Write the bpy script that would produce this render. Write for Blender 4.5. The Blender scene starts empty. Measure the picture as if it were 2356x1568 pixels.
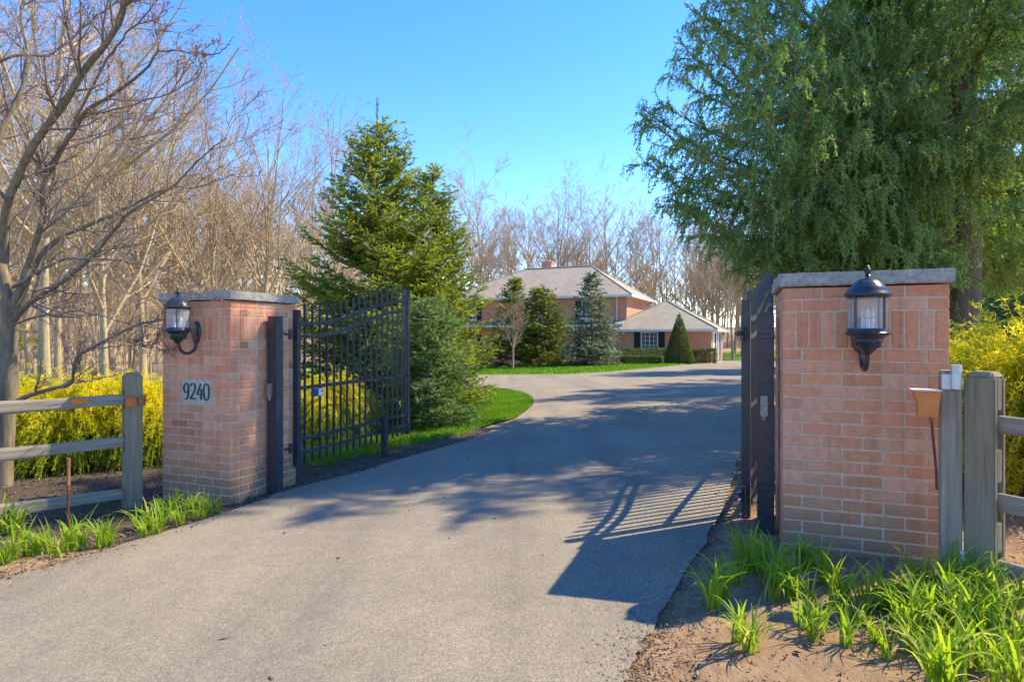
import bpy, bmesh, math, random
import numpy as np
from mathutils import Vector, Matrix
from mathutils.geometry import delaunay_2d_cdt

random.seed(7)
SC = bpy.context.scene
COL = SC.collection
rad = math.radians

# ------------------------------------------------------------------ camera frame and terrain
CAMZ = 1.25
FPX, CX, YH = 1372.5, 1178.0, 771.8          # photo measured at 2356 px width


def g(x, y):
    """terrain height"""
    yy = np.clip(y, -4, 55)
    z = 0.0416 * 6 * np.tanh(np.asarray(x) / 6.0) - 0.0211 * yy
    far = np.clip((np.hypot(x, y) - 56) / 45.0, 0, 1)
    return z + (6.5 - 3.0 * np.tanh(np.asarray(x) / 15.0)) * far * far * (3 - 2 * far)


def G(px, py):
    """ground point seen at a photo position"""
    a = (px - CX) / FPX
    b = (py - YH) / FPX
    Y = 5.0
    for _ in range(60):
        Y = 0.5 * Y + 0.5 * (CAMZ - float(g(a * Y, Y))) / b
        Y = min(Y, 90)
    return (a * Y, Y)


def X_at(px, Y):
    return (px - CX) / FPX * Y


def Z_at(py, Y):
    return CAMZ + (YH - py) / FPX * Y


ANG = rad(21.0)
D = Vector((math.sin(ANG), math.cos(ANG), 0))      # through the gate
W = Vector((math.cos(ANG), -math.sin(ANG), 0))     # along the gate line
GROT = -ANG                                        # z rotation that takes local x to W, local y to D

# ------------------------------------------------------------------ tagging / linking


def tag(o, label=None, cat=None, group=None, kind=None):
    if label: o['label'] = label
    if cat: o['category'] = cat
    if group: o['group'] = group
    if kind: o['kind'] = kind
    return o


def thing(name, label, cat, loc=(0, 0, 0), rotz=0.0, group=None):
    o = bpy.data.objects.new(name, None)
    o.empty_display_size = 0.1
    COL.objects.link(o)
    o.location = loc
    o.rotation_euler = (0, 0, rotz)
    return tag(o, label, cat, group)


def link_mesh(name, me, mat, parent=None):
    o = bpy.data.objects.new(name, me)
    if mat is not None:
        me.materials.append(mat)
    COL.objects.link(o)
    if parent is not None:
        o.parent = parent
    return o


def copy_tree(o, parent=None):
    c = o.copy()
    COL.objects.link(c)
    c.parent = parent
    for ch in list(o.children):
        copy_tree(ch, c)
    return c


class MB:
    """collects simple solids into one mesh"""

    def __init__(self):
        self.v = []
        self.f = []

    def add(self, vs, fs):
        n = len(self.v)
        self.v += [tuple(p) for p in vs]
        self.f += [tuple(i + n for i in q) for q in fs]
        return self

    def box(self, c, s, rot=None, taper=1.0):
        x, y, z = s[0] / 2, s[1] / 2, s[2] / 2
        P = []
        for dz in (-1, 1):
            k = taper if dz > 0 else 1.0
            for dx, dy in ((-1, -1), (1, -1), (1, 1), (-1, 1)):
                p = Vector((dx * x * k, dy * y * k, dz * z))
                if rot is not None: p = rot @ p
                P.append(p + Vector(c))
        return self.add(P, [(3, 2, 1, 0), (4, 5, 6, 7), (0, 1, 5, 4), (1, 2, 6, 5), (2, 3, 7, 6), (3, 0, 4, 7)])

    def tube(self, pts, r, n=8, cap=True):
        pts = [Vector(p) for p in pts]
        rs = r if hasattr(r, '__len__') else [r] * len(pts)
        rings = []
        ref = None
        for i, p in enumerate(pts):
            t = (pts[min(i + 1, len(pts) - 1)] - pts[max(i - 1, 0)]).normalized()
            if ref is None:
                ref = t.cross(Vector((0.13, 0.31, 0.94)))
                if ref.length < 1e-3: ref = t.cross(Vector((1, 0, 0)))
            ref = (ref - t * ref.dot(t)).normalized()
            b = t.cross(ref)
            rings.append([p + (ref * math.cos(2 * math.pi * k / n) + b * math.sin(2 * math.pi * k / n)) * rs[i] for k in range(n)])
        V = [q for R in rings for q in R]
        F = []
        for i in range(len(pts) - 1):
            for k in range(n):
                a, b2 = i * n + k, i * n + (k + 1) % n
                F.append((a, b2, b2 + n, a + n))
        if cap:
            F.append(tuple(range(n - 1, -1, -1)))
            F.append(tuple(range((len(pts) - 1) * n, len(pts) * n)))
        return self.add(V, F)

    def lathe(self, prof, n=24, c=(0, 0, 0)):
        V, F = [], []
        for (r, z) in prof:
            for k in range(n):
                a = 2 * math.pi * k / n
                V.append((c[0] + r * math.cos(a), c[1] + r * math.sin(a), c[2] + z))
        for i in range(len(prof) - 1):
            for k in range(n):
                a, b = i * n + k, i * n + (k + 1) % n
                F.append((a, b, b + n, a + n))
        F.append(tuple(range(n - 1, -1, -1)))
        F.append(tuple(range((len(prof) - 1) * n, len(prof) * n)))
        return self.add(V, F)

    def prism(self, outline, y0, y1):
        """outline in local x,z extruded along y"""
        n = len(outline)
        V = [(x, y0, z) for x, z in outline] + [(x, y1, z) for x, z in outline]
        F = [tuple(range(n)), tuple(range(2 * n - 1, n - 1, -1))]
        for k in range(n):
            a, b = k, (k + 1) % n
            F.append((b, a, a + n, b + n))
        return self.add(V, F)

    def build(self, name, mat, parent=None, smooth=False, bevel=0.0, origin=None, seg=2):
        me = bpy.data.meshes.new(name)
        vs = self.v
        if origin is not None:
            vs = [(p[0] - origin[0], p[1] - origin[1], p[2] - origin[2]) for p in vs]
        me.from_pydata(vs, [], self.f)
        bm = bmesh.new()
        bm.from_mesh(me)
        bmesh.ops.recalc_face_normals(bm, faces=bm.faces)
        if bevel > 0:
            es = [e for e in bm.edges if len(e.link_faces) == 2 and e.calc_face_angle(0) > 0.6]
            bmesh.ops.bevel(bm, geom=es, offset=bevel, segments=seg, affect='EDGES', clamp_overlap=True)
        bm.to_mesh(me)
        bm.free()
        if smooth:
            me.polygons.foreach_set('use_smooth', [True] * len(me.polygons))
            try:
                me.set_sharp_from_angle(angle=rad(40))
            except Exception:
                pass
        me.update()
        return link_mesh(name, me, mat, parent)


# ------------------------------------------------------------------ numpy mesh helpers

def np_mesh(name, V, F, mat, parent=None, tint=None, smooth=False):
    V = np.asarray(V, dtype=np.float32).reshape(-1, 3)
    F = np.asarray(F, dtype=np.int32)
    k = F.shape[1]
    me = bpy.data.meshes.new(name or 'foliage')
    me.vertices.add(len(V))
    me.vertices.foreach_set('co', V.ravel())
    me.loops.add(F.size)
    me.loops.foreach_set('vertex_index', F.ravel())
    me.polygons.add(len(F))
    me.polygons.foreach_set('loop_start', np.arange(0, F.size, k, dtype=np.int32))
    if smooth:
        me.polygons.foreach_set('use_smooth', np.ones(len(F), dtype=bool))
    if tint is not None:
        at = me.attributes.new('tint', 'FLOAT', 'FACE')
        at.data.foreach_set('value', np.asarray(tint, dtype=np.float32))
    me.update(calc_edges=True)
    me.validate()
    return link_mesh(name, me, mat, parent) if name is not None else me


def nrm(a):
    return a / np.maximum(np.linalg.norm(a, axis=-1, keepdims=True), 1e-9)


def diamonds(B, Dr, S, L, Wd, mid=0.45):
    """leaf-like quads: base, direction, side, length, width"""
    L = np.asarray(L).reshape(-1, 1)
    Wd = np.asarray(Wd).reshape(-1, 1)
    m = B + Dr * L * mid
    V = np.stack([B, m + S * Wd * 0.5, B + Dr * L, m - S * Wd * 0.5], axis=1).reshape(-1, 3)
    F = np.arange(len(V), dtype=np.int32).reshape(-1, 4)
    return V, F


def batch_tubes(P, R, n=4):
    """P (N,K,3), R (N,K)"""
    N, K, _ = P.shape
    t = nrm(P[:, -1] - P[:, 0])
    ref = np.where(np.abs(t[:, 2:3]) < 0.9, np.array([[0, 0, 1.0]]), np.array([[1.0, 0, 0]]))
    a = nrm(np.cross(t, ref))
    b = np.cross(t, a)
    ang = np.arange(n) * 2 * np.pi / n
    ca, sa = np.cos(ang), np.sin(ang)
    off = a[:, None, None, :] * ca[None, None, :, None] + b[:, None, None, :] * sa[None, None, :, None]
    V = P[:, :, None, :] + off * R[:, :, None, None]
    V = V.reshape(-1, 3)
    base = (np.arange(N) * K * n)[:, None, None]
    i = (np.arange(K - 1) * n)[None, :, None]
    k = np.arange(n)[None, None, :]
    k2 = (k + 1) % n
    F = np.stack([base + i + k, base + i + k2, base + i + n + k2, base + i + n + k], axis=-1).reshape(-1, 4)
    return V, F.astype(np.int32)


def cat_meshes(parts):
    Vs, Fs, n = [], [], 0
    for V, F in parts:
        Vs.append(V)
        Fs.append(F + n)
        n += len(V)
    return np.concatenate(Vs), np.concatenate(Fs)


def interp_poly(P, R, idx, t):
    K = P.shape[1]
    f = t * (K - 1)
    i = np.minimum(f.astype(int), K - 2)
    w = (f - i)[:, None]
    p = P[idx, i] * (1 - w) + P[idx, i + 1] * w
    r = R[idx, i] * (1 - w[:, 0]) + R[idx, i + 1] * w[:, 0]
    tg = nrm(P[idx, i + 1] - P[idx, i])
    return p, r, tg


def sprout(rng, P, R, m, t0, t1, lr, ang, up, K=4, taper=0.35, rmul=0.6, wob=0.12, shrink=0.6, rmin=0.003):
    """children branches on polylines"""
    N = len(P)
    idx = np.repeat(np.arange(N), m)
    t = rng.uniform(t0, t1, N * m)
    p, r, tg = interp_poly(P, R, idx, t)
    plen = np.linalg.norm(np.diff(P, axis=1), axis=2).sum(1)[idx]
    rv = rng.normal(size=(N * m, 3))
    perp = nrm(rv - tg * (rv * tg).sum(1, keepdims=True))
    a = rng.uniform(ang[0], ang[1], (N * m, 1))
    d = nrm(np.cos(a) * tg + np.sin(a) * perp)
    L = plen * lr * (1 - shrink * t) * rng.uniform(0.65, 1.2, N * m)
    pts = [p]
    cur = p
    for k in range(K - 1):
        d = nrm(d + np.array([0, 0, up]) + rng.normal(size=d.shape) * wob)
        cur = cur + d * (L / (K - 1))[:, None]
        pts.append(cur)
    Pn = np.stack(pts, 1)
    r0 = np.maximum(r * rmul, rmin)
    Rn = r0[:, None] * np.linspace(1, taper, K)[None, :]
    return Pn, np.maximum(Rn, rmin * 0.6)


# ------------------------------------------------------------------ materials
MATS = {}


def newmat(name):
    m = bpy.data.materials.new(name)
    m.use_nodes = True
    nt = m.node_tree
    b = nt.nodes['Principled BSDF']
    return m, nt, b


def N(nt, t, **kw):
    n = nt.nodes.new(t)
    for k, v in kw.items():
        if k in n.inputs:
            n.inputs[k].default_value = v
        else:
            setattr(n, k, v)
    return n


def ramp(nt, src, stops, interp='LINEAR'):
    r = nt.nodes.new('ShaderNodeValToRGB')
    r.color_ramp.interpolation = interp
    while len(r.color_ramp.elements) < len(stops):
        r.color_ramp.elements.new(0.5)
    for e, (p, c) in zip(r.color_ramp.elements, stops):
        e.position = p
        e.color = (c[0], c[1], c[2], 1)
    nt.links.new(src, r.inputs[0])
    return r.outputs[0]


def mixc(nt, fac, a, b, mode='MIX'):
    m = nt.nodes.new('ShaderNodeMix')
    m.data_type = 'RGBA'
    m.blend_type = mode
    for sock, val in ((m.inputs[0], fac), (m.inputs[6], a), (m.inputs[7], b)):
        if hasattr(val, 'is_linked'):
            nt.links.new(val, sock)
        elif isinstance(val, (int, float)):
            sock.default_value = val
        else:
            sock.default_value = (val[0], val[1], val[2], 1)
    return m.outputs[2]


def coords(nt, kind='Object', scale=(1, 1, 1)):
    tc = nt.nodes.new('ShaderNodeTexCoord')
    mp = nt.nodes.new('ShaderNodeMapping')
    mp.inputs['Scale'].default_value = scale
    nt.links.new(tc.outputs[kind], mp.inputs[0])
    return mp.outputs[0]


def noise(nt, vec, scale, detail=4, rough=0.6):
    n = N(nt, 'ShaderNodeTexNoise', Scale=scale, Detail=detail, Roughness=rough)
    nt.links.new(vec, n.inputs['Vector'])
    return n.outputs[0]


def bump(nt, b, h, strength=0.4, dist=0.01):
    bp = N(nt, 'ShaderNodeBump', Strength=strength, Distance=dist)
    nt.links.new(h, bp.inputs['Height'])
    nt.links.new(bp.outputs[0], b.inputs['Normal'])


def leafmat(name, stops, transl=0.4, rough=0.55, tmul=(1.15, 1.2, 0.7)):
    m, nt, b = newmat(name)
    at = N(nt, 'ShaderNodeAttribute', attribute_name='tint')
    c = ramp(nt, at.outputs['Fac'], stops)
    nt.links.new(c, b.inputs['Base Color'])
    b.inputs['Roughness'].default_value = rough
    b.inputs['Specular IOR Level'].default_value = 0.3
    tr = nt.nodes.new('ShaderNodeBsdfTranslucent')
    tc = mixc(nt, 1.0, c, tmul, 'MULTIPLY')
    nt.links.new(tc, tr.inputs[0])
    mx = nt.nodes.new('ShaderNodeMixShader')
    mx.inputs[0].default_value = transl
    nt.links.new(b.outputs[0], mx.inputs[1])
    nt.links.new(tr.outputs[0], mx.inputs[2])
    nt.links.new(mx.outputs[0], nt.nodes['Material Output'].inputs[0])
    return m


def barkmat(name, c1, c2, c3, sc=(14, 14, 2.5)):
    m, nt, b = newmat(name)
    v = coords(nt, 'Object', sc)
    f = noise(nt, v, 1.6, 6, 0.65)
    c = ramp(nt, f, [(0.25, c1), (0.5, c2), (0.75, c3)])
    nt.links.new(c, b.inputs['Base Color'])
    b.inputs['Roughness'].default_value = 0.9
    b.inputs['Specular IOR Level'].default_value = 0.15
    bump(nt, b, f, 0.5, 0.02)
    return m


def plainmat(name, col, rough=0.5, metal=0.0, var=0.25, sc=30, bmp=0.1):
    m, nt, b = newmat(name)
    v = coords(nt)
    f = noise(nt, v, sc, 5, 0.65)
    lo = tuple(c * (1 - var) for c in col)
    hi = tuple(min(1, c * (1 + var)) for c in col)
    nt.links.new(ramp(nt, f, [(0.3, lo), (0.7, hi)]), b.inputs['Base Color'])
    b.inputs['Roughness'].default_value = rough
    b.inputs['Metallic'].default_value = metal
    if bmp: bump(nt, b, f, bmp, 0.004)
    return m


# asphalt: fine aggregate, worn tyre lanes, a few stains
def asphalt_mat():
    m, nt, b = newmat('asphalt')
    v = coords(nt)
    big = noise(nt, v, 0.7, 5, 0.6)
    mid = noise(nt, v, 9, 5, 0.7)
    fine = noise(nt, v, 170, 3, 0.75)
    vo = N(nt, 'ShaderNodeTexVoronoi', Scale=150.0)
    nt.links.new(v, vo.inputs['Vector'])
    bw = nt.nodes.new('ShaderNodeRGBToBW')
    nt.links.new(vo.outputs['Color'], bw.inputs[0])
    stone = ramp(nt, bw.outputs[0], [(0.0, (0.13, 0.113, 0.08)), (0.4, (0.25, 0.22, 0.158)), (0.72, (0.315, 0.277, 0.2)), (0.93, (0.4, 0.355, 0.265)), (1.0, (0.5, 0.44, 0.34))])
    c = mixc(nt, ramp(nt, fine, [(0.35, (0, 0, 0)), (0.65, (1, 1, 1))]), mixc(nt, 0.55, stone, (0.18, 0.152, 0.107)), stone)
    c = mixc(nt, 1.0, c, ramp(nt, big, [(0.3, (0.84, 0.84, 0.86)), (0.7, (1.12, 1.1, 1.06))]), 'MULTIPLY')
    c = mixc(nt, 1.0, c, ramp(nt, mid, [(0.3, (0.9, 0.9, 0.91)), (0.7, (1.08, 1.07, 1.05))]), 'MULTIPLY')
    # tyre lanes worn along the run of the drive
    tcl = nt.nodes.new('ShaderNodeTexCoord')
    mpl = nt.nodes.new('ShaderNodeMapping')
    mpl.inputs['Rotation'].default_value = (0, 0, ANG)
    mpl.inputs['Scale'].default_value = (1.5, 0.13, 1)
    nt.links.new(tcl.outputs['Object'], mpl.inputs[0])
    lane = noise(nt, mpl.outputs[0], 1.0, 4, 0.6)
    c = mixc(nt, 1.0, c, ramp(nt, lane, [(0.33, (0.84, 0.84, 0.86)), (0.5, (1, 1, 1)), (0.7, (1.09, 1.08, 1.06))]), 'MULTIPLY')
    # warm pollen and dust blotches
    st = noise(nt, v, 2.3, 3, 0.5)
    c = mixc(nt, ramp(nt, st, [(0.60, (0, 0, 0)), (0.78, (0.45, 0.45, 0.45))]), c, (0.2, 0.165, 0.11))
    nt.links.new(c, b.inputs['Base Color'])
    b.inputs['Roughness'].default_value = 0.88
    b.inputs['Specular IOR Level'].default_value = 0.25
    add = N(nt, 'ShaderNodeMath', operation='ADD')
    nt.links.new(bw.outputs[0], add.inputs[0])
    nt.links.new(fine, add.inputs[1])
    bump(nt, b, add.outputs[0], 0.55, 0.004)
    return m


def soil_mat(name, dry, mid_, dark, sc=14):
    m, nt, b = newmat(name)
    v = coords(nt)
    f = noise(nt, v, sc, 8, 0.72)
    h = noise(nt, v, 1.3, 4, 0.6)
    c = ramp(nt, f, [(0.28, dark), (0.45, mid_), (0.62, dry), (0.85, tuple(x * 1.25 for x in dry))])
    c = mixc(nt, ramp(nt, h, [(0.42, (0, 0, 0)), (0.62, (0.65, 0.65, 0.65))]), c, mid_)
    nt.links.new(c, b.inputs['Base Color'])
    b.inputs['Roughness'].default_value = 0.95
    b.inputs['Specular IOR Level'].default_value = 0.1
    bump(nt, b, noise(nt, v, sc * 3, 8, 0.75), 0.9, 0.02)
    return m


def brick_mat():
    m, nt, b = newmat('fired_brick')
    geo = nt.nodes.new('ShaderNodeNewGeometry')
    base = ramp(nt, geo.outputs['Random Per Island'], [
        (0.0, (0.62, 0.25, 0.125)), (0.2, (0.72, 0.32, 0.16)), (0.4, (0.68, 0.27, 0.14)), (0.6, (0.74, 0.38, 0.22)),
        (0.8, (0.6, 0.28, 0.15)), (0.93, (0.68, 0.36, 0.2)), (1.0, (0.5, 0.19, 0.095))])
    v = coords(nt)
    f = noise(nt, v, 26, 6, 0.7)
    c = mixc(nt, 1.0, base, ramp(nt, f, [(0.3, (0.82, 0.82, 0.84)), (0.7, (1.14, 1.12, 1.1))]), 'MULTIPLY')
    # pale mortar smear and lime bloom
    e = noise(nt, v, 4.2, 6, 0.7)
    c = mixc(nt, ramp(nt, e, [(0.55, (0, 0, 0)), (0.75, (0.42, 0.42, 0.42))]), c, (0.72, 0.48, 0.35))
    sv_ = noise(nt, coords(nt, 'Object', (16, 16, 0.9)), 1.0, 5, 0.65)
    c = mixc(nt, 1.0, c, ramp(nt, sv_, [(0.30, (0.8, 0.78, 0.76)), (0.48, (1, 1, 1)), (0.75, (1.08, 1.08, 1.1))]), 'MULTIPLY')
    # splashed earth near the ground with its own ragged edge
    sep = nt.nodes.new('ShaderNodeSeparateXYZ')
    tc = nt.nodes.new('ShaderNodeTexCoord')
    nt.links.new(tc.outputs['Object'], sep.inputs[0])
    ad = N(nt, 'ShaderNodeMath', operation='MULTIPLY_ADD')
    nt.links.new(noise(nt, v, 6, 4, 0.6), ad.inputs[0])
    ad.inputs[1].default_value = -0.45
    nt.links.new(sep.outputs[2], ad.inputs[2])
    c = mixc(nt, ramp(nt, ad.outputs[0], [(0.0, (0.6, 0.6, 0.6)), (0.10, (0.22, 0.22, 0.22)), (0.24, (0, 0, 0))]), c, (0.24, 0.175, 0.1))
    nt.links.new(c, b.inputs['Base Color'])
    b.inputs['Roughness'].default_value = 0.85
    b.inputs['Specular IOR Level'].default_value = 0.2
    bump(nt, b, noise(nt, v, 120, 6, 0.7), 0.35, 0.004)
    return m


def wood_mat(name, axis, tone):
    s = [38, 38, 38]
    s[axis] = 2.2
    m, nt, b = newmat(name)
    v = coords(nt, 'Object', tuple(s))
    f = noise(nt, v, 1.0, 8, 0.7)
    v2 = coords(nt)
    h = noise(nt, v2, 3.5, 5, 0.6)
    c = ramp(nt, f, [(0.28, tuple(x * 0.45 for x in tone)), (0.45, tuple(x * 0.8 for x in tone)), (0.6, tone), (0.8, tuple(x * 1.35 for x in tone))])
    c = mixc(nt, ramp(nt, h, [(0.5, (0, 0, 0)), (0.7, (0.5, 0.5, 0.5))]), c, (tone[0] * 0.75, tone[1] * 0.85, tone[2] * 0.55))
    nt.links.new(c, b.inputs['Base Color'])
    b.inputs['Roughness'].default_value = 0.88
    b.inputs['Specular IOR Level'].default_value = 0.15
    bump(nt, b, f, 0.8, 0.006)
    return m


def housebrick_mat():
    m, nt, b = newmat('house_brick')
    uv = nt.nodes.new('ShaderNodeUVMap')
    br = N(nt, 'ShaderNodeTexBrick', Scale=1.0)
    br.inputs['Brick Width'].default_value = 0.205
    br.inputs['Row Height'].default_value = 0.07
    br.inputs['Mortar Size'].default_value = 0.008
    br.inputs['Color1'].default_value = (0.76, 0.3, 0.17, 1)
    br.inputs['Color2'].default_value = (0.7, 0.265, 0.15, 1)
    br.inputs['Mortar'].default_value = (0.6, 0.38, 0.26, 1)
    nt.links.new(uv.outputs[0], br.inputs['Vector'])
    f = noise(nt, uv.outputs[0], 1.2, 4)
    c = mixc(nt, 1.0, br.outputs[0], ramp(nt, f, [(0.3, (0.88, 0.88, 0.88)), (0.7, (1.1, 1.1, 1.1))]), 'MULTIPLY')
    nt.links.new(c, b.inputs['Base Color'])
    b.inputs['Roughness'].default_value = 0.85
    return m


def shingle_mat():
    m, nt, b = newmat('roof_shingle')
    uv = nt.nodes.new('ShaderNodeUVMap')
    br = N(nt, 'ShaderNodeTexBrick', Scale=1.0)
    br.inputs['Brick Width'].default_value = 0.33
    br.inputs['Row Height'].default_value = 0.16
    br.inputs['Mortar Size'].default_value = 0.008
    br.inputs['Color1'].default_value = (0.37, 0.32, 0.225, 1)
    br.inputs['Color2'].default_value = (0.31, 0.267, 0.188, 1)
    br.inputs['Mortar'].default_value = (0.18, 0.16, 0.135, 1)
    nt.links.new(uv.outputs[0], br.inputs['Vector'])
    f = noise(nt, uv.outputs[0], 0.7, 5)
    c = mixc(nt, 1.0, br.outputs[0], ramp(nt, f, [(0.3, (0.85, 0.85, 0.85)), (0.7, (1.15, 1.13, 1.1))]), 'MULTIPLY')
    nt.links.new(c, b.inputs['Base Color'])
    b.inputs['Roughness'].default_value = 0.9
    return m


def lawn_mat():
    m, nt, b = newmat('lawn_turf')
    v = coords(nt)
    f = noise(nt, v, 22, 6, 0.75)
    h = noise(nt, v, 1.1, 4, 0.6)
    c = ramp(nt, f, [(0.3, (0.05, 0.1, 0.008)), (0.5, (0.09, 0.19, 0.014)), (0.7, (0.15, 0.26, 0.02))])
    c = mixc(nt, ramp(nt, h, [(0.4, (0, 0, 0)), (0.65, (0.6, 0.6, 0.6))]), c, (0.14, 0.22, 0.018))
    nt.links.new(c, b.inputs['Base Color'])
    b.inputs['Roughness'].default_value = 0.9
    b.inputs['Specular IOR Level'].default_value = 0.1
    bump(nt, b, f, 0.8, 0.03)
    return m


def lantern_glass():
    m, nt, b = newmat('seeded_glass')
    b.inputs['Base Color'].default_value = (0.85, 0.87, 0.84, 1)
    b.inputs['Roughness'].default_value = 0.18
    f = noise(nt, coords(nt, 'Object', (60, 60, 14)), 1.0, 3)
    bump(nt, b, f, 0.3, 0.003)
    tp = nt.nodes.new('ShaderNodeBsdfTransparent')
    tp.inputs[0].default_value = (0.93, 0.94, 0.92, 1)
    mx = nt.nodes.new('ShaderNodeMixShader')
    mx.inputs[0].default_value = 0.8
    nt.links.new(b.outputs[0], mx.inputs[1])
    nt.links.new(tp.outputs[0], mx.inputs[2])
    nt.links.new(mx.outputs[0], nt.nodes['Material Output'].inputs[0])
    return m


M_ASPH = asphalt_mat()
M_SOIL = soil_mat('garden_soil', (0.44, 0.295, 0.165), (0.31, 0.205, 0.115), (0.14, 0.095, 0.057))
M_MULCH = soil_mat('dark_soil', (0.16, 0.12, 0.085), (0.095, 0.072, 0.052), (0.04, 0.031, 0.025), 20)
M_LITTER = soil_mat('leaf_litter', (0.44, 0.33, 0.2), (0.32, 0.235, 0.145), (0.15, 0.11, 0.07), 5)
M_LAWN = lawn_mat()
M_BRICK = brick_mat()
M_MORTAR = plainmat('mortar', (0.6, 0.44, 0.29), 0.95, 0, 0.2, 40, 0.4)
M_CAP = plainmat('cap_stone', (0.33, 0.31, 0.255), 0.85, 0, 0.35, 34, 0.5)
M_BLACK = plainmat('black_paint', (0.036, 0.045, 0.057), 0.32, 0.0, 0.4, 22, 0.12)
M_LAMP = plainmat('lamp_black', (0.035, 0.037, 0.042), 0.24, 0.0, 0.3, 40, 0.1)
M_GLASS = lantern_glass()
M_WOODZ = wood_mat('weathered_post', 2, (0.36, 0.31, 0.22))
M_WOODX = wood_mat('weathered_rail', 0, (0.33, 0.285, 0.205))
M_WOODOLD = wood_mat('old_post', 2, (0.32, 0.265, 0.165))
M_GALV = plainmat('galvanised', (0.55, 0.58, 0.57), 0.45, 0.6, 0.15, 25, 0.05)
M_AMBER = plainmat('amber_plastic', (0.62, 0.2, 0.04), 0.4, 0, 0.15, 12, 0.05)
M_CREAM = plainmat('cream_plastic', (0.72, 0.66, 0.5), 0.5, 0, 0.1, 12, 0.05)
M_ORANGE = plainmat('orange_reflector', (0.75, 0.17, 0.015), 0.35, 0, 0.12, 60, 0.1)
M_BROWNW = plainmat('brown_block', (0.3, 0.13, 0.05), 0.6, 0, 0.3, 14, 0.1)
M_RUST = plainmat('rusty_rod', (0.16, 0.055, 0.025), 0.7, 0.1, 0.5, 30, 0.3)
M_CABLE = plainmat('brown_cable', (0.09, 0.04, 0.025), 0.6, 0, 0.2, 30, 0.0)
M_WHITE = plainmat('white_paint', (0.78, 0.77, 0.74), 0.5, 0, 0.05, 6, 0.05)
M_PLAQUE = plainmat('plaque_stone', (0.46, 0.45, 0.37), 0.8, 0, 0.22, 18, 0.25)
M_DIGIT = plainmat('dark_numeral', (0.035, 0.035, 0.035), 0.6, 0, 0.3, 40, 0.1)
M_HBRICK = housebrick_mat()
M_SHINGLE = shingle_mat()
M_SHUT = plainmat('shutter_paint', (0.015, 0.017, 0.028), 0.5, 0, 0.2, 6, 0.0)
def pane_mat():
    m, nt, b = newmat('window_pane')
    b.inputs['Base Color'].default_value = (0.12, 0.15, 0.18, 1)
    b.inputs['Roughness'].default_value = 0.05
    tp = nt.nodes.new('ShaderNodeBsdfTransparent')
    mx = nt.nodes.new('ShaderNodeMixShader')
    mx.inputs[0].default_value = 0.6
    nt.links.new(b.outputs[0], mx.inputs[1])
    nt.links.new(tp.outputs[0], mx.inputs[2])
    nt.links.new(mx.outputs[0], nt.nodes['Material Output'].inputs[0])
    return m


M_PANE = pane_mat()
M_CURTAIN = plainmat('curtain', (0.62, 0.62, 0.58), 0.8, 0, 0.15, 3, 0.0)
M_BULB = plainmat('bulb_glass', (0.85, 0.72, 0.5), 0.25, 0, 0.05, 20, 0.0)
M_NOTEB = plainmat('notice_blue', (0.03, 0.05, 0.2), 0.5, 0, 0.2, 30, 0.0)
M_NOTER = plainmat('notice_red', (0.5, 0.05, 0.05), 0.5, 0, 0.2, 30, 0.0)
M_STEEL = plainmat('worn_steel', (0.3, 0.29, 0.28), 0.45, 0.5, 0.3, 60, 0.1)

M_BARKMAPLE = barkmat('grey_bark', (0.1, 0.08, 0.052), (0.2, 0.165, 0.105), (0.31, 0.26, 0.17))
M_BARKWOOD = barkmat('woods_bark', (0.25, 0.19, 0.11), (0.42, 0.33, 0.2), (0.55, 0.44, 0.28), (6, 6, 1.2))
M_TWIGWOOD = barkmat('woods_twig', (0.33, 0.25, 0.145), (0.45, 0.345, 0.21), (0.56, 0.44, 0.28), (3, 3, 3))
M_BARKSPR = barkmat('spruce_bark', (0.085, 0.07, 0.052), (0.17, 0.14, 0.1), (0.26, 0.22, 0.165))
M_TWIGMAPLE = barkmat('maple_twig', (0.14, 0.11, 0.095), (0.23, 0.18, 0.15), (0.33, 0.27, 0.22), (3, 3, 3))
M_GOLDSTEM = barkmat('golden_stem', (0.2, 0.2, 0.02), (0.36, 0.34, 0.03), (0.5, 0.42, 0.05), (6, 6, 6))
M_DEADTWIG = barkmat('dry_twig', (0.15, 0.12, 0.07), (0.24, 0.19, 0.11), (0.34, 0.28, 0.17), (6, 6, 6))
M_BUD = leafmat('bud', [(0, (0.3, 0.16, 0.11)), (1, (0.48, 0.3, 0.2))], 0.25)

M_SPR_BIG = leafmat('norway_needles', [(0, (0.16, 0.28, 0.09)), (0.45, (0.27, 0.41, 0.12)), (0.8, (0.38, 0.48, 0.13)), (1, (0.48, 0.5, 0.16))], 0.58)
M_SPR_MID = leafmat('spruce_needles', [(0, (0.1, 0.165, 0.028)), (0.5, (0.21, 0.27, 0.032)), (0.85, (0.34, 0.36, 0.035)), (1, (0.4, 0.38, 0.05))], 0.55)
M_SPR_DARK = leafmat('dense_needles', [(0, (0.075, 0.15, 0.052)), (0.5, (0.155, 0.25, 0.07)), (1, (0.25, 0.32, 0.08))], 0.48)
M_SPR_BLUE = leafmat('blue_needles', [(0, (0.085, 0.115, 0.07)), (0.5, (0.2, 0.24, 0.15)), (1, (0.38, 0.41, 0.27))], 0.3)
M_YEW = leafmat('yew_needles', [(0, (0.06, 0.095, 0.016)), (0.5, (0.15, 0.19, 0.026)), (1, (0.32, 0.31, 0.042))], 0.42)
M_TOPI = leafmat('clipped_leaf', [(0, (0.07, 0.11, 0.025)), (0.5, (0.13, 0.18, 0.04)), (1, (0.22, 0.26, 0.06))], 0.3)
M_GOLD = leafmat('golden_thread', [(0, (0.15, 0.26, 0.02)), (0.35, (0.38, 0.47, 0.02)), (0.62, (0.74, 0.69, 0.015)), (1, (0.9, 0.8, 0.03))], 0.5, tmul=(1.1, 1.05, 0.6))
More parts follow.
